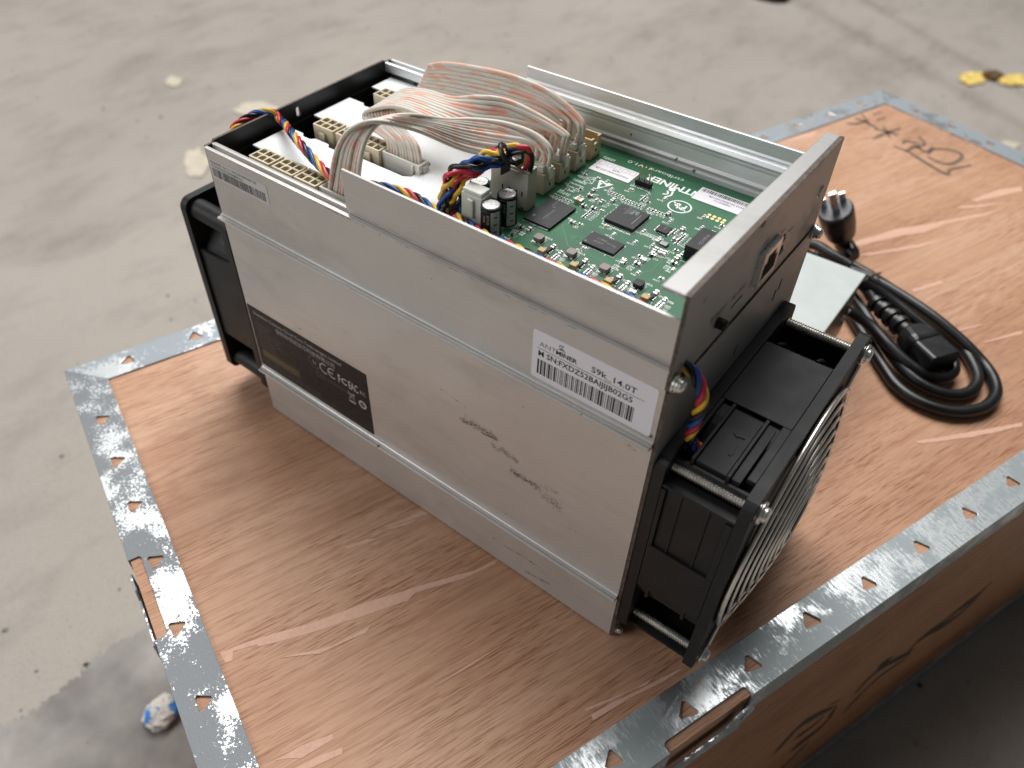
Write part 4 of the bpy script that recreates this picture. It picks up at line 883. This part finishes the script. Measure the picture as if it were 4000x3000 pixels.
def lab3(b, y):
    g, dm = m_grey_print, m_dim_print
    b.text('Shenzhen Century Cloud Core Technologies Limited', (-236, y, 77.6), X_, Z_, 3.05, g, sx=1.03); b.text('深圳市世纪云芯科技有限公司', (-219, y, 72.9), X_, Z_, 3.5, g)
    for k in range(7): b.text(('Product: Server', 'Model: S9k', 'Rated Voltage: 12V DC', 'Rated Power: 1190W', 'Working temp: 0~40 C', 'Noise: 76dB(A)', 'Made in China')[k], (-236, y, 70.5-2.7*k), X_, Z_, 2.0, dm)
    b.box(-236, -206, y, y+.03, 46.5, 51.8, m_yel_print)
    for q in ((-236, -205, 45.6, 45.8), (-236, -205, 53.4, 53.6), (-205.2, -205, 45.8, 53.4)): b.box(q[0], q[1], y-.01, y+.02, q[2], q[3], dm)
    for k in range(32):
        a, a2 = 2*math.pi*k/32, 2*math.pi*(k+1)/32; b.add([(-190+r*math.cos(t), y, 68+r*math.sin(t)) for r, t in ((3.9, a), (4.2, a), (4.2, a2), (3.9, a2))], [(0, 1, 2, 3)], dm)
    b.text('Li', (-190, y, 66.8), X_, Z_, 3.5, g, 'CENTER')
    for cx, arc in ((-182.5, 0), (-176.5, 1)):
        for k in range(16):
            a, a2 = math.radians(60+240*k/16), math.radians(60+240*(k+1)/16); b.add([(cx+r*math.cos(t), y, 67.6+r*math.sin(t)) for r, t in ((2.8, a), (3.6, a), (3.6, a2), (2.8, a2))], [(0, 1, 2, 3)], g)
        if arc: b.box(cx-3, cx+.6, y, y+.03, 67.2, 68.0, g)
    b.text('F', (-172.6, y, 64.4), X_, Z_, 8.0, g, bold=.02, sx=.6); b.text('C', (-170.2, y, 65.0), X_, Z_, 6.0, g, bold=.03); b.text('EAC', (-165.0, y, 64.4), X_, Z_, 7.6, g, 'LEFT', .02, .5)
    b.text('KC', (-154.6, y, 65.2), X_, Z_, 3.8, g, 'CENTER', 0, .8); b.box(-190, -183, y, y+.03, 62.6, 62.8, dm); b.box(-190, -183, y, y+.03, 58.4, 58.6, dm); b.text('UL E474', (-186.5, y, 59.6), X_, Z_, 2.4, dm, 'CENTER'); b.text('MSIP-REI-BTx-Server', (-181, y, 59.5), X_, Z_, 1.9, dm)
    stroke(b, [(-166, y, 62.00), (-161.5, y, 56.00)], .35, g, (0, -1, 0)); stroke(b, [(-161.5, y, 62.00), (-166, y, 56.00)], .35, g, (0, -1, 0)); stroke(b, [(-166.2, y, 60.50), (-161, y, 60.50)], .4, g, (0, -1, 0)); stroke(b, [(-165.4, y, 60.50), (-164.6, y, 56.50)], .3, g, (0, -1, 0)); stroke(b, [(-161.8, y, 60.50), (-162.6, y, 56.50)], .3, g, (0, -1, 0)); b.box(-166, -161.4, y, y+.03, 54.2, 55.2, g)
    for k in range(24):
        a, a2 = 2*math.pi*k/24, 2*math.pi*(k+1)/24; b.add([(-156+r*math.cos(t), y, 57.5+r*math.sin(t)) for r, t in ((1.7, a), (2.8, a), (2.8, a2), (1.7, a2))], [(0, 1, 2, 3)], g)
    b.text('10', (-156, y, 56.7), X_, Z_, 2.2, g, 'CENTER')
    for k in range(3): b.text('This device complies with part 15 of the rules. Operation is subject to two conditions.', (-236, y, 43.3-1.7*k), X_, Z_, 1.35, dm)
face_label('rating_label', -240.2, -150.2, 38.0, 82.6, m_dark_label, lab3, .4, 'black film label with white certification marks')
# scuffs and grime on the near side
su = MB()
def scuff(path, n, wd, ln):
    P = catmull([py(ZN(*p), 0) for p in path], 10)
    for k in range(n):
        c = random.choice(P)+Vector((random.gauss(0, wd*.6), 0, random.gauss(0, wd))); a = random.gauss(-0.02, .25); l = random.uniform(.15, 1)*ln; h = random.uniform(.06, .34)
        d = Vector((math.cos(a), 0, math.sin(a))); e = Vector((-math.sin(a), 0, math.cos(a)))
        pts = [c-d*l, c-d*l*.2-e*h, c+d*l, c+d*l*.1+e*h*random.uniform(.3, 1)]; su.q = getattr(su, 'q', 0)+1; yy = -.03-.0002*(su.q % 400); su.add([(p.x, yy, p.z) for p in pts], [(0, 1, 2, 3)], m_scuff)
scuff([(1110, 470), (1200, 510), (1300, 570)], 420, 1.0, 1.2); scuff([(1220, 540), (1300, 575)], 120, .5, 1.0); scuff([(1280, 610), (1350, 650), (1410, 690)], 190, 1.1, 1.4); scuff([(1380, 745), (1450, 790), (1530, 840)], 420, 1.1, 1.1); scuff([(1540, 870), (1600, 910), (1640, 950)], 260, 1.7, .8); scuff([(1540, 820), (1600, 850), (1640, 870)], 40, 1.0, 1.4)
scuff([(1340, 1150), (1430, 1200), (1580, 1300)], 60, .35, 2.2); scuff([(1460, 1290), (1590, 1360)], 60, .3, 2.2); scuff([(1280, 1105), (1300, 1115)], 25, .5, .5); scuff([(1005, 915), (1030, 930)], 22, .4, .5); scuff([(1130, 400), (1130, 460)], 30, .5, .4)
scuff([(1000, 305), (1090, 370)], 12, .15, 2.2); scuff([(1590, 1015), (1700, 1060), (1770, 1100)], 26, .4, .7); scuff([(980, 20), (1050, 60), (1150, 120)], 40, .25, .8); scuff([(2000, 600), (2050, 635)], 26, .5, .7); scuff([(660, 470), (670, 478)], 6, .2, .4); scuff([(1443, 398), (1446, 402)], 14, .25, .3); scuff([(1100, 530), (1110, 545)], 5, .2, .3)
for zr, x0_, x1_ in ((RIB[1]-2.1, -215, -95), (RIB[1]-2.1, -60, -4), (RIB[0]-2.1, -120, -4), (H1-1.6, -170, -40)):
    for k in range(60):
        x = random.uniform(x0_, x1_); l = random.expovariate(1/1.3)+.15; h = random.uniform(.05, .28)
        su.add([(x, -.035, zr+.3), (x+l, -.035, zr+.3), (x+l*.8, -.035, zr+.3-h*.6), (x+l*.3, -.035, zr+.3-h)], [(0, 1, 2, 3)], m_edge)
for k in range(90):
    x, z = random.uniform(-L+4, -14), random.uniform(8, 168); l = random.expovariate(1/5)+1; a = random.gauss(0, .5)
    su.add([(x, -.033, z), (x+l*math.cos(a), -.033, z+l*math.sin(a)), (x+l*math.cos(a), -.033, z+l*math.sin(a)+.05)], [(0, 1, 2)], m_scratch)
for k in range(90):
    x, z = random.uniform(-L+4, -4), random.uniform(3, 170); r = random.uniform(.05, .22)
    su.add([(x-r, -.033, z), (x, -.033, z-r*.7), (x+r*1.3, -.033, z), (x, -.033, z+r*.6)], [(0, 1, 2, 3)], m_scuff)
su.build('scuff_marks', near, kind='stuff')
# chipped paint along the edges of the steel bracket
ch = MB()
for k in range(90):
    y = random.uniform(0, W); r = random.uniform(.15, .7); ch.add([(1.06, y, HP-.3), (1.06, y+r, HP-.3-r*.5), (1.06, y+r*2, HP-.25)], [(0, 1, 2)], m_edge)
p = pxx(ZR4(1110, 800), 1.06); ch.add([(1.07, p.y+math.cos(a)*2.6*random.uniform(.6, 1), HP-1.3+math.sin(a)*1.6*random.uniform(.6, 1)) for a in [k*.52 for k in range(12)]], [tuple(range(12))], m_edge)
ch.build('paint_chips', mach, kind='stuff')

# ---------------------------------------------------- cables
def twist(path, rad, off, turns, name, parent, cols=('red', 'yellow', 'blue', 'black'), n=8, jit=0.0, per=14):
    P = catmull(path, per); k = len(P); acc = [0]
    for i in range(1, k): acc.append(acc[-1]+(P[i]-P[i-1]).length)
    u = (P[1]-P[0]).orthogonal().normalized(); b = MB(); frames = []
    for i in range(k):
        T = (P[min(i+1, k-1)]-P[max(i-1, 0)]).normalized(); u = (u-T*u.dot(T)).normalized(); frames.append((u.copy(), T.cross(u)))
    for j, c in enumerate(cols):
        pts = []
        for i in range(k):
            a = 2*math.pi*(turns*acc[i]/acc[-1]+j/len(cols)); o = off*(1+jit*math.sin(i*.37+j*1.9)); pts.append(P[i]+frames[i][0]*(math.cos(a)*o)+frames[i][1]*(math.sin(a)*o))
        b.tube(pts, rad, m_wire[c], n)
    return b.build(name, parent)
# rear fan lead: up over the black plate, down the inside, along behind the cover
rp = [(-262, 44, 130), (-256, 43, 160), tuple(pxx((505, 282), -253)), tuple(pxx((540, 252), -250)), tuple(pxx((580, 242), -243)), tuple(pxx((606, 258), -237)), tuple(pz((640, 300), 180)), tuple(pz((685, 352), 177)), tuple(pz((722, 385), 175.5)), tuple(pz((765, 398), 174)),
      tuple(pz((820, 402), 172)), tuple(pz((880, 418), 171)), tuple(pz((935, 450), 170.5)), tuple(pz((975, 478), 173))]
twist(rp, .95, 1.22, 10, 'fan_lead', mach)
# front fan lead: board corner, along the cover, out through the notch and down to the fan
fp_ = [tuple(pz((985, 470), 174)), tuple(pz((1040, 505), 176)), tuple(pz((1110, 537), 178.5)), tuple(pz((1160, 560), 178.5)), tuple(pz((1215, 585), 178.5)), tuple(pz((1265, 607), 178.5)), tuple(pz((1312, 628), 177.5)), tuple(pz((1380, 662), 176)), (-10, 10, 175), (-2, 9.5, 171.5), (5, 9.5, 169), (9.5, 10, 160), (9, 11, 148), (8, 13, 138), (9, 16, 131), (12, 18, 127.5)]
twist(fp_, 1.0, 1.35, 9, 'fan_lead', mach, ('yellow', 'red', 'blue', 'black'))
# the two leads tied in a bundle and plugged into the ivory connector
pk = [tuple(pz((965, 470), 172)), tuple(py(ZD(150, 1080), 31)), tuple(py(ZD(170, 860), 32)), tuple(py(ZD(300, 640), 34)), tuple(py(ZD(560, 520), 38)), tuple(py(ZD(800, 430), 43)), tuple(py(ZD(1010, 350), 47))]
twist(pk, 1.1, 2.2, 1.6, 'wire_bundle', mach, ('red', 'yellow', 'blue', 'black'), jit=.35)
pk2 = [tuple(pz((975, 474), 172)), tuple(py(ZD(300, 1100), 33)), tuple(py(ZD(330, 850), 34)), tuple(py(ZD(420, 660), 36)), tuple(py(ZD(650, 560), 40)), tuple(py(ZD(860, 460), 44)), tuple(py(ZD(1010, 370), 47.5))]
twist(pk2, 1.1, 2.0, 1.3, 'wire_bundle', mach, ('blue', 'red', 'yellow', 'black'), jit=.3)
for c, a, x in (('blue', [(1040, 300), (1170, 290), (1260, 360), (1270, 440), (1190, 520)], -103.5), ('yellow', [(1050, 260), (1180, 250), (1300, 330), (1310, 450), (1200, 560)], -101.2), ('red', [(1180, 270), (1330, 290), (1370, 400), (1340, 500), (1290, 600)], -98.8), ('black', [(1060, 380), (1300, 330), (1390, 400), (1390, 520), (1360, 640)], -96.4), ('black', [(1030, 420), (1120, 500), (1180, 480), (1250, 470)], -105)):
    P = [py(ZD(*q), 47+i*1.6) for i, q in enumerate(a)]; P.append(Vector((x, 54, ZB+15))); MB().tube(catmull(P, 8), 1.1, m_wire[c], 8).build('lead_wire', mach, label=c+' lead bent down into the connector')
tp_ = py(ZD(1010, 370), 46.5); b = MB(); T = (py(ZD(1060, 340), 47.5)-py(ZD(960, 390), 46)).normalized(); uu = T.orthogonal().normalized(); vv = T.cross(uu)
ring = [tp_+(uu*math.cos(a)*3.9+vv*math.sin(a)*3.9) for a in [2*math.pi*k/20 for k in range(20)]]
b.tube(ring+[ring[0]], 1.15, m_rubber, 6, False); q = py(ZD(1015, 560), 45.5); b.obox(q, T, (0, 0, 1), T.cross(Vector((0, 0, 1))), 2.3, 1.9, 1.8, m_rubber); b.obox(py(ZD(1020, 480), 45.6), T, (0, 0, 1), T.cross(Vector((0, 0, 1))), 1.2, 2.8, .5, m_rubber); q = py(ZD(930, 275), 47); b.obox(q, (1, 0, .4), (0, 0, 1), (0, 1, 0), 2.0, .5, 1.1, m_rubber)
b.build('cable_tie', mach, bevel=.2)

def ribbon(name, stations, n, rad, label, mixes):
    """stations: (centre, width vector (mm, full), jitter)"""
    Cn = catmull([s[0] for s in stations], 7); Wd = catmull([Vector(s[1]) for s in stations], 7); J = catmull([Vector((s[2], 0, 0)) for s in stations], 7)
    b = MB(); r = random.Random(5+len(name)); k = len(Cn)
    for j in range(n):
        t = j/(n-1)-.5; jx, jy, jz = (r.uniform(-1, 1) for _ in range(3)); pts = []
        for i in range(k):
            pts.append(Cn[i]+Wd[i]*t+Vector((jx, jy, jz))*max(0, J[i].x))
        b.tube(pts, rad, m_rib_b if j in mixes else m_rib_a, 6)
    return b.build('ribbon_cable', mach, label=label)
V_ = Vector
r1 = [((-166, 14.7, 170), (18, 0, 0), .5), (py((748, 360), 15.5), (15, 1, 3), .9), (py((762, 305), 19), (11, 6, 4), .5), (py((795, 268), 25), (8, 11, 2), .2), (py((850, 256), 33), (6, 14, -1), .1), (py((930, 270), 46), (3, 14, 0), .1), (py((1010, 290), 57), (-1, 11, 8), .15), (py((1080, 302), 64), (0, 9, 10), .5), (py((1132, 308), 68.5), (8, 5, 6), 1.2), ((-106.0, 70.4, 189), (17, 1, 1), 1.5), ((-107.5, 70, 181), (19, 0, 0), .6)]
ribbon('a', r1, 11, 1.12, 'nearest ribbon cable arching from the rear to the board', (1, 2, 4, 6, 7, 9))
r2 = [((-166, 54.5, 170), (19, 0, 0), .3), (py((868, 308), 55.5), (18, 0, 3), .2), (py((836, 276), 59), (16, 3, 4), .2), (py((818, 240), 64), (12, 8, 5), .1), (py((838, 216), 68), (6, 12, 6), .1), (py((890, 214), 71), (2, 15, 3), .1), (py((960, 238), 71), (-2, 13, 6), .1), (py((1030, 260), 71), (-5, 8, 17), .1), (py((1090, 268), 75), (-4, 8, 17), .3), (py((1145, 278), 79), (4, 6, 11), .9), (py((1190, 290), 82), (12, 3, 4), 1.4), ((-106.0, 82.4, 190), (17, 1, 0), 1.3), ((-107.5, 82.1, 181), (19, 0, 0), .6)]
ribbon('bb', r2, 11, 1.12, 'middle ribbon cable looping back over its socket', (1, 2, 4, 5, 7, 8, 10))
r3 = [((-166, 98, 170), (18, 0, 0), .3), ((-172, 108, 174), (14, 0, 5), .2), ((-182, 111, 179), (11, 0, 11), .1), ((-192, 107, 183), (10, 0, 15), .05), (py((912, 176), 101), (10, 0, 18), .05), (py((960, 180), 96), (5, 0, 20), .05), (py((1055, 200), 94), (3, 0, 21), .05), (py((1120, 217), 94.5), (3, 1, 19), .15), (py((1175, 236), 95), (6, 2, 14), .5), (py((1215, 262), 95.5), (13, 2, 6), 1.2), ((-106.0, 95, 189), (17, 1, 0), 1.4), ((-107.5, 94.7, 181), (19, 0, 0), .6)]
ribbon('ccc', r3, 11, 1.15, 'far ribbon cable standing on edge as a wide band', (1, 2, 4, 6, 7, 9, 10))

# =================================================================== POWER CORD
cord = thing('power_cord', 'thick black power cord coiled on the plywood beside the fan', 'power cord', pz(ZP(1300, 1200)))
co = Vector(cord.location)/S
def cpath(pts): return [pz(ZP(x, y), z)-co for x, y, z in pts]
R_C = 3.75
main = [(560, 330, 22), (430, 250, 24), (330, 190, 24), (230, 180, 20), (260, 250, 14), (480, 330, 13), (700, 415, 13), (900, 525, 13), (1130, 680, 12), (1330, 850, 8), (1470, 1000, R_C), (1540, 1110, R_C), (1550, 1210, R_C), (1480, 1290, R_C), (1340, 1325, R_C), (1180, 1310, R_C), (1010, 1245, R_C), (880, 1150, R_C), (790, 1030, R_C), (700, 880, R_C), (600, 720, R_C), (520, 600, R_C), (420, 480, R_C), (330, 380, R_C), (300, 280, R_C), (400, 260, 6), (600, 340, 7), (830, 480, 6), (1050, 640, R_C), (1220, 780, R_C), (1340, 910, R_C), (1410, 1030, R_C), (1425, 1120, R_C), (1370, 1190, R_C), (1250, 1210, R_C), (1100, 1165, R_C+1), (960, 1070, 6), (840, 930, 8), (740, 780, 10), (650, 640, 11), (560, 520, 12), (480, 440, 16), (500, 400, 20), (640, 460, 20), (720, 560, 17)]
MB().tube(catmull(cpath(main), 7), R_C, m_rubber, 12).build('cable', cord)
loop2 = [(560, 640, 20), (700, 740, 16), (830, 880, 13), (960, 1000, 10), (1090, 1075, 8), (1200, 1090, 7), (1262, 1050, 7), (1262, 980, 8), (1210, 900, 9), (1130, 800, 11), (1000, 690, 14), (860, 580, 17), (740, 500, 20), (600, 440, 24)]
MB().tube(catmull(cpath(loop2), 7), R_C, m_rubber, 12).build('cable', cord)
# appliance connector lying in the coil
a, c = pz(ZP(720, 570), 15)-co, pz(ZP(1190, 1000), 14)-co; ax = (c-a).normalized(); sd = ax.cross(Vector((0, 0, 1))).normalized(); un = sd.cross(ax).normalized(); Lc = (c-a).length
b = MB()
def ring_(t, hx, hz, r=.35):
    o = a+ax*(Lc*t); q = []
    for (x, z) in rrect(-hx, hx, -hz, hz, min(hx, hz)*r*2*.9, 3): q.append(o+sd*x+un*z)
    return q
def loft(secs):
    n = len(secs[0]); vs = [p for s_ in secs for p in s_]; b.add(vs, [(i*n+j, i*n+(j+1) % n, (i+1)*n+(j+1) % n, (i+1)*n+j) for i in range(len(secs)-1) for j in range(n)]+[tuple(reversed(range(n))), tuple(range(len(vs)-n, len(vs)))], m_rubber)
loft([ring_(.50, 6.5, 6, .5), ring_(.54, 9, 8, .4), ring_(.66, 11.5, 9.2, .3), ring_(.70, 11.8, 9.2, .3), ring_(.74, 11.5, 8.6, .25)])
loft([ring_(.735, 11.0, 7.8, .2), ring_(.75, 11.2, 8.0, .2), ring_(.995, 11.2, 8.0, .2), ring_(1.0, 10.8, 7.6, .2)])
b.build('connector', cord, bevel=.5)
b = MB()
for t in (.0, .12, .24, .36): b.lathe(a+ax*(Lc*t), a+ax*(Lc*(t+.075)), [(0, 5.2+t*3), (.15, 6.0+t*3), (.85, 6.2+t*3), (1, 5.2+t*3)], m_rubber, 16)
b.cyl(a, a+ax*(Lc*.55), 4.4, 5.6, m_rubber, 14); b.build('strain_relief', cord)
# three-pin plug standing on its side
pc = pz(ZW(545, 450), 46)-co; base = pz(ZW(600, 690), 16)-co; axp = (pc-base).normalized(); b = MB()
b.lathe(base-axp*4, pc, [(0, 5), (.12, 7.5), (.3, 10.4), (.6, 11.8), (.86, 12.2), (.97, 11.9), (1, 11)], m_rubber, 28); b.build('plug', cord)
b = MB(); b.lathe(pc-axp*.2, pc+axp*.5, [(0, 10.8), (1, 10.5)], plain('grey_plug_face', (.075, .078, .09), .4), 28); b.build('plug_face', cord)
side = axp.cross(Vector((rt.x, rt.y, 0))).normalized(); other = axp.cross(side).normalized()
b = MB(); tip = pz(ZW(520, 225), 70)-co
b.obox(pc+axp*10-side*3, axp, side, other, 11, 1.6, 2.6, m_tin); b.build('pin', cord, bevel=.5)
for s_ in (-1, 1):
    b = MB(); b.obox(pc+axp*4-side*0+other*(s_*6.5)+side*5, axp, side, other, 5, 1.2, 2.2, m_tin); b.build('pin', cord, bevel=.5)
q0, q1 = pz(ZW(625, 745), 9)-co, pz(ZW(700, 840), 8)-co
MB().lathe(q0-(q1-q0)*.6, q1, [(0, 5.5), (.3, 6.8), (.8, 6.0), (1, 4.2)], m_rubber, 14).build('strain_relief', cord)
b = MB(); P = [pz(ZP(*q), z)-co for q, z in (((630, 450), 26), ((690, 410), 29), ((745, 385), 24), ((770, 375), 17))]; b.tube(catmull(P, 5), .8, m_rubber, 6); b.build('twist_tie', cord)

# =================================================================== PALE BOX BEHIND THE FAN
bx = thing('metal_box', 'small pale grey metal box standing between the machine and coiled cord', 'box', (-42, 245, 0))
def lb(x0, x1, y0, y1, z0, z1): return (x0+42, x1+42, y0-245, y1-245, z0, z1)
MB().box(*lb(-95, 7.2, 199.5, 281.5, 3, 49.5), m_boxside).build('body', bx, bevel=.4)
MB().box(*lb(-96, 8.4, 198.5, 282.7, 49.6, 51.6), m_box).build('lid', bx, bevel=.6)
for y in (206, 275): MB().box(*lb(0, 6, y-4, y+4, 0, 2.9), m_rubber).build('foot', bx)
for y in (206, 275): MB().box(*lb(-94, -88, y-4, y+4, 0, 2.9), m_rubber).build('foot', bx)
for y in (215, 266): MB().lathe((7.3+42, y-245, 26), (9.2+42, y-245, 26), [(0, 2.4), (.6, 2.2), (1, 1.2)], m_chrome, 12).build('screw', bx)

# =================================================================== LITTER ON THE FLOOR
def crumple(cx, cy, cz, rx, ry, rz, mats, n=10, m=14, j=.3):
    b = MB(); vs = []
    for i in range(n+1):
        for k in range(m):
            th, ph = math.pi*i/n, 2*math.pi*k/m; q = 1+random.uniform(-j, j)*(0 < i < n)
            vs.append((cx+rx*q*math.sin(th)*math.cos(ph), cy+ry*q*math.sin(th)*math.sin(ph), max(cz-rz, cz+rz*q*math.cos(th))))
    for i in range(n):
        for k in range(m): b.add([vs[i*m+k], vs[i*m+(k+1) % m], vs[(i+1)*m+(k+1) % m], vs[(i+1)*m+k]], [(0, 1, 2, 3)], mats(i, k))
    return b
p = pz((356, 1545), FLOOR); tag(crumple(p.x, p.y, FLOOR+8, 14, 17, 8, lambda i, k: m_litter_b, 12, 18, .12).build('crumpled_wrapper'), 'crumpled blue and white wrapper on the concrete beside the crate', 'litter')
b = MB()
def ragged(cx, cy, rx, ry, m, h, n=22):
    rim = []
    for k in range(n):
        a = 2*math.pi*k/n; q = random.uniform(.72, 1.12); p = pz((cx+rx*q*math.cos(a), cy+ry*q*math.sin(a)), FLOOR); rim.append((p.x, p.y, FLOOR+2+random.uniform(0, h)))
    mid = [tuple(Vector(r)*.55+Vector((*pz((cx, cy), FLOOR).xy, FLOOR))*.45+Vector((0, 0, random.uniform(1, h*1.3)))) for r in rim]; c = pz((cx, cy), FLOOR)
    vs = rim+mid+[(c.x, c.y, FLOOR+h*.6)]
    b.add(vs, [(k, (k+1) % n, n+(k+1) % n, n+k) for k in range(n)]+[(n+k, n+(k+1) % n, 2*n) for k in range(n)], m)
ragged(2100, 172, 32, 14, m_litter_y, 2, 40); ragged(2198, 176, 44, 13, m_litter_y, 2.5, 40); ragged(2142, 167, 24, 9, m_litter_br, 7, 26)
o = b.build('torn_wrapper'); so = o.modifiers.new('thick', 'SOLIDIFY'); so.thickness = .001; tag(o, 'torn yellow wrapper lying on the concrete beyond the crate corner', 'litter')
p = pz((1655, -8), FLOOR); tag(crumple(p.x, p.y, FLOOR+14, 62, 42, 15, lambda i, k: m_dark_rock, 8, 12, .1).build('rubber_scrap'), 'dark scrap on the concrete at the top edge of the view', 'litter')
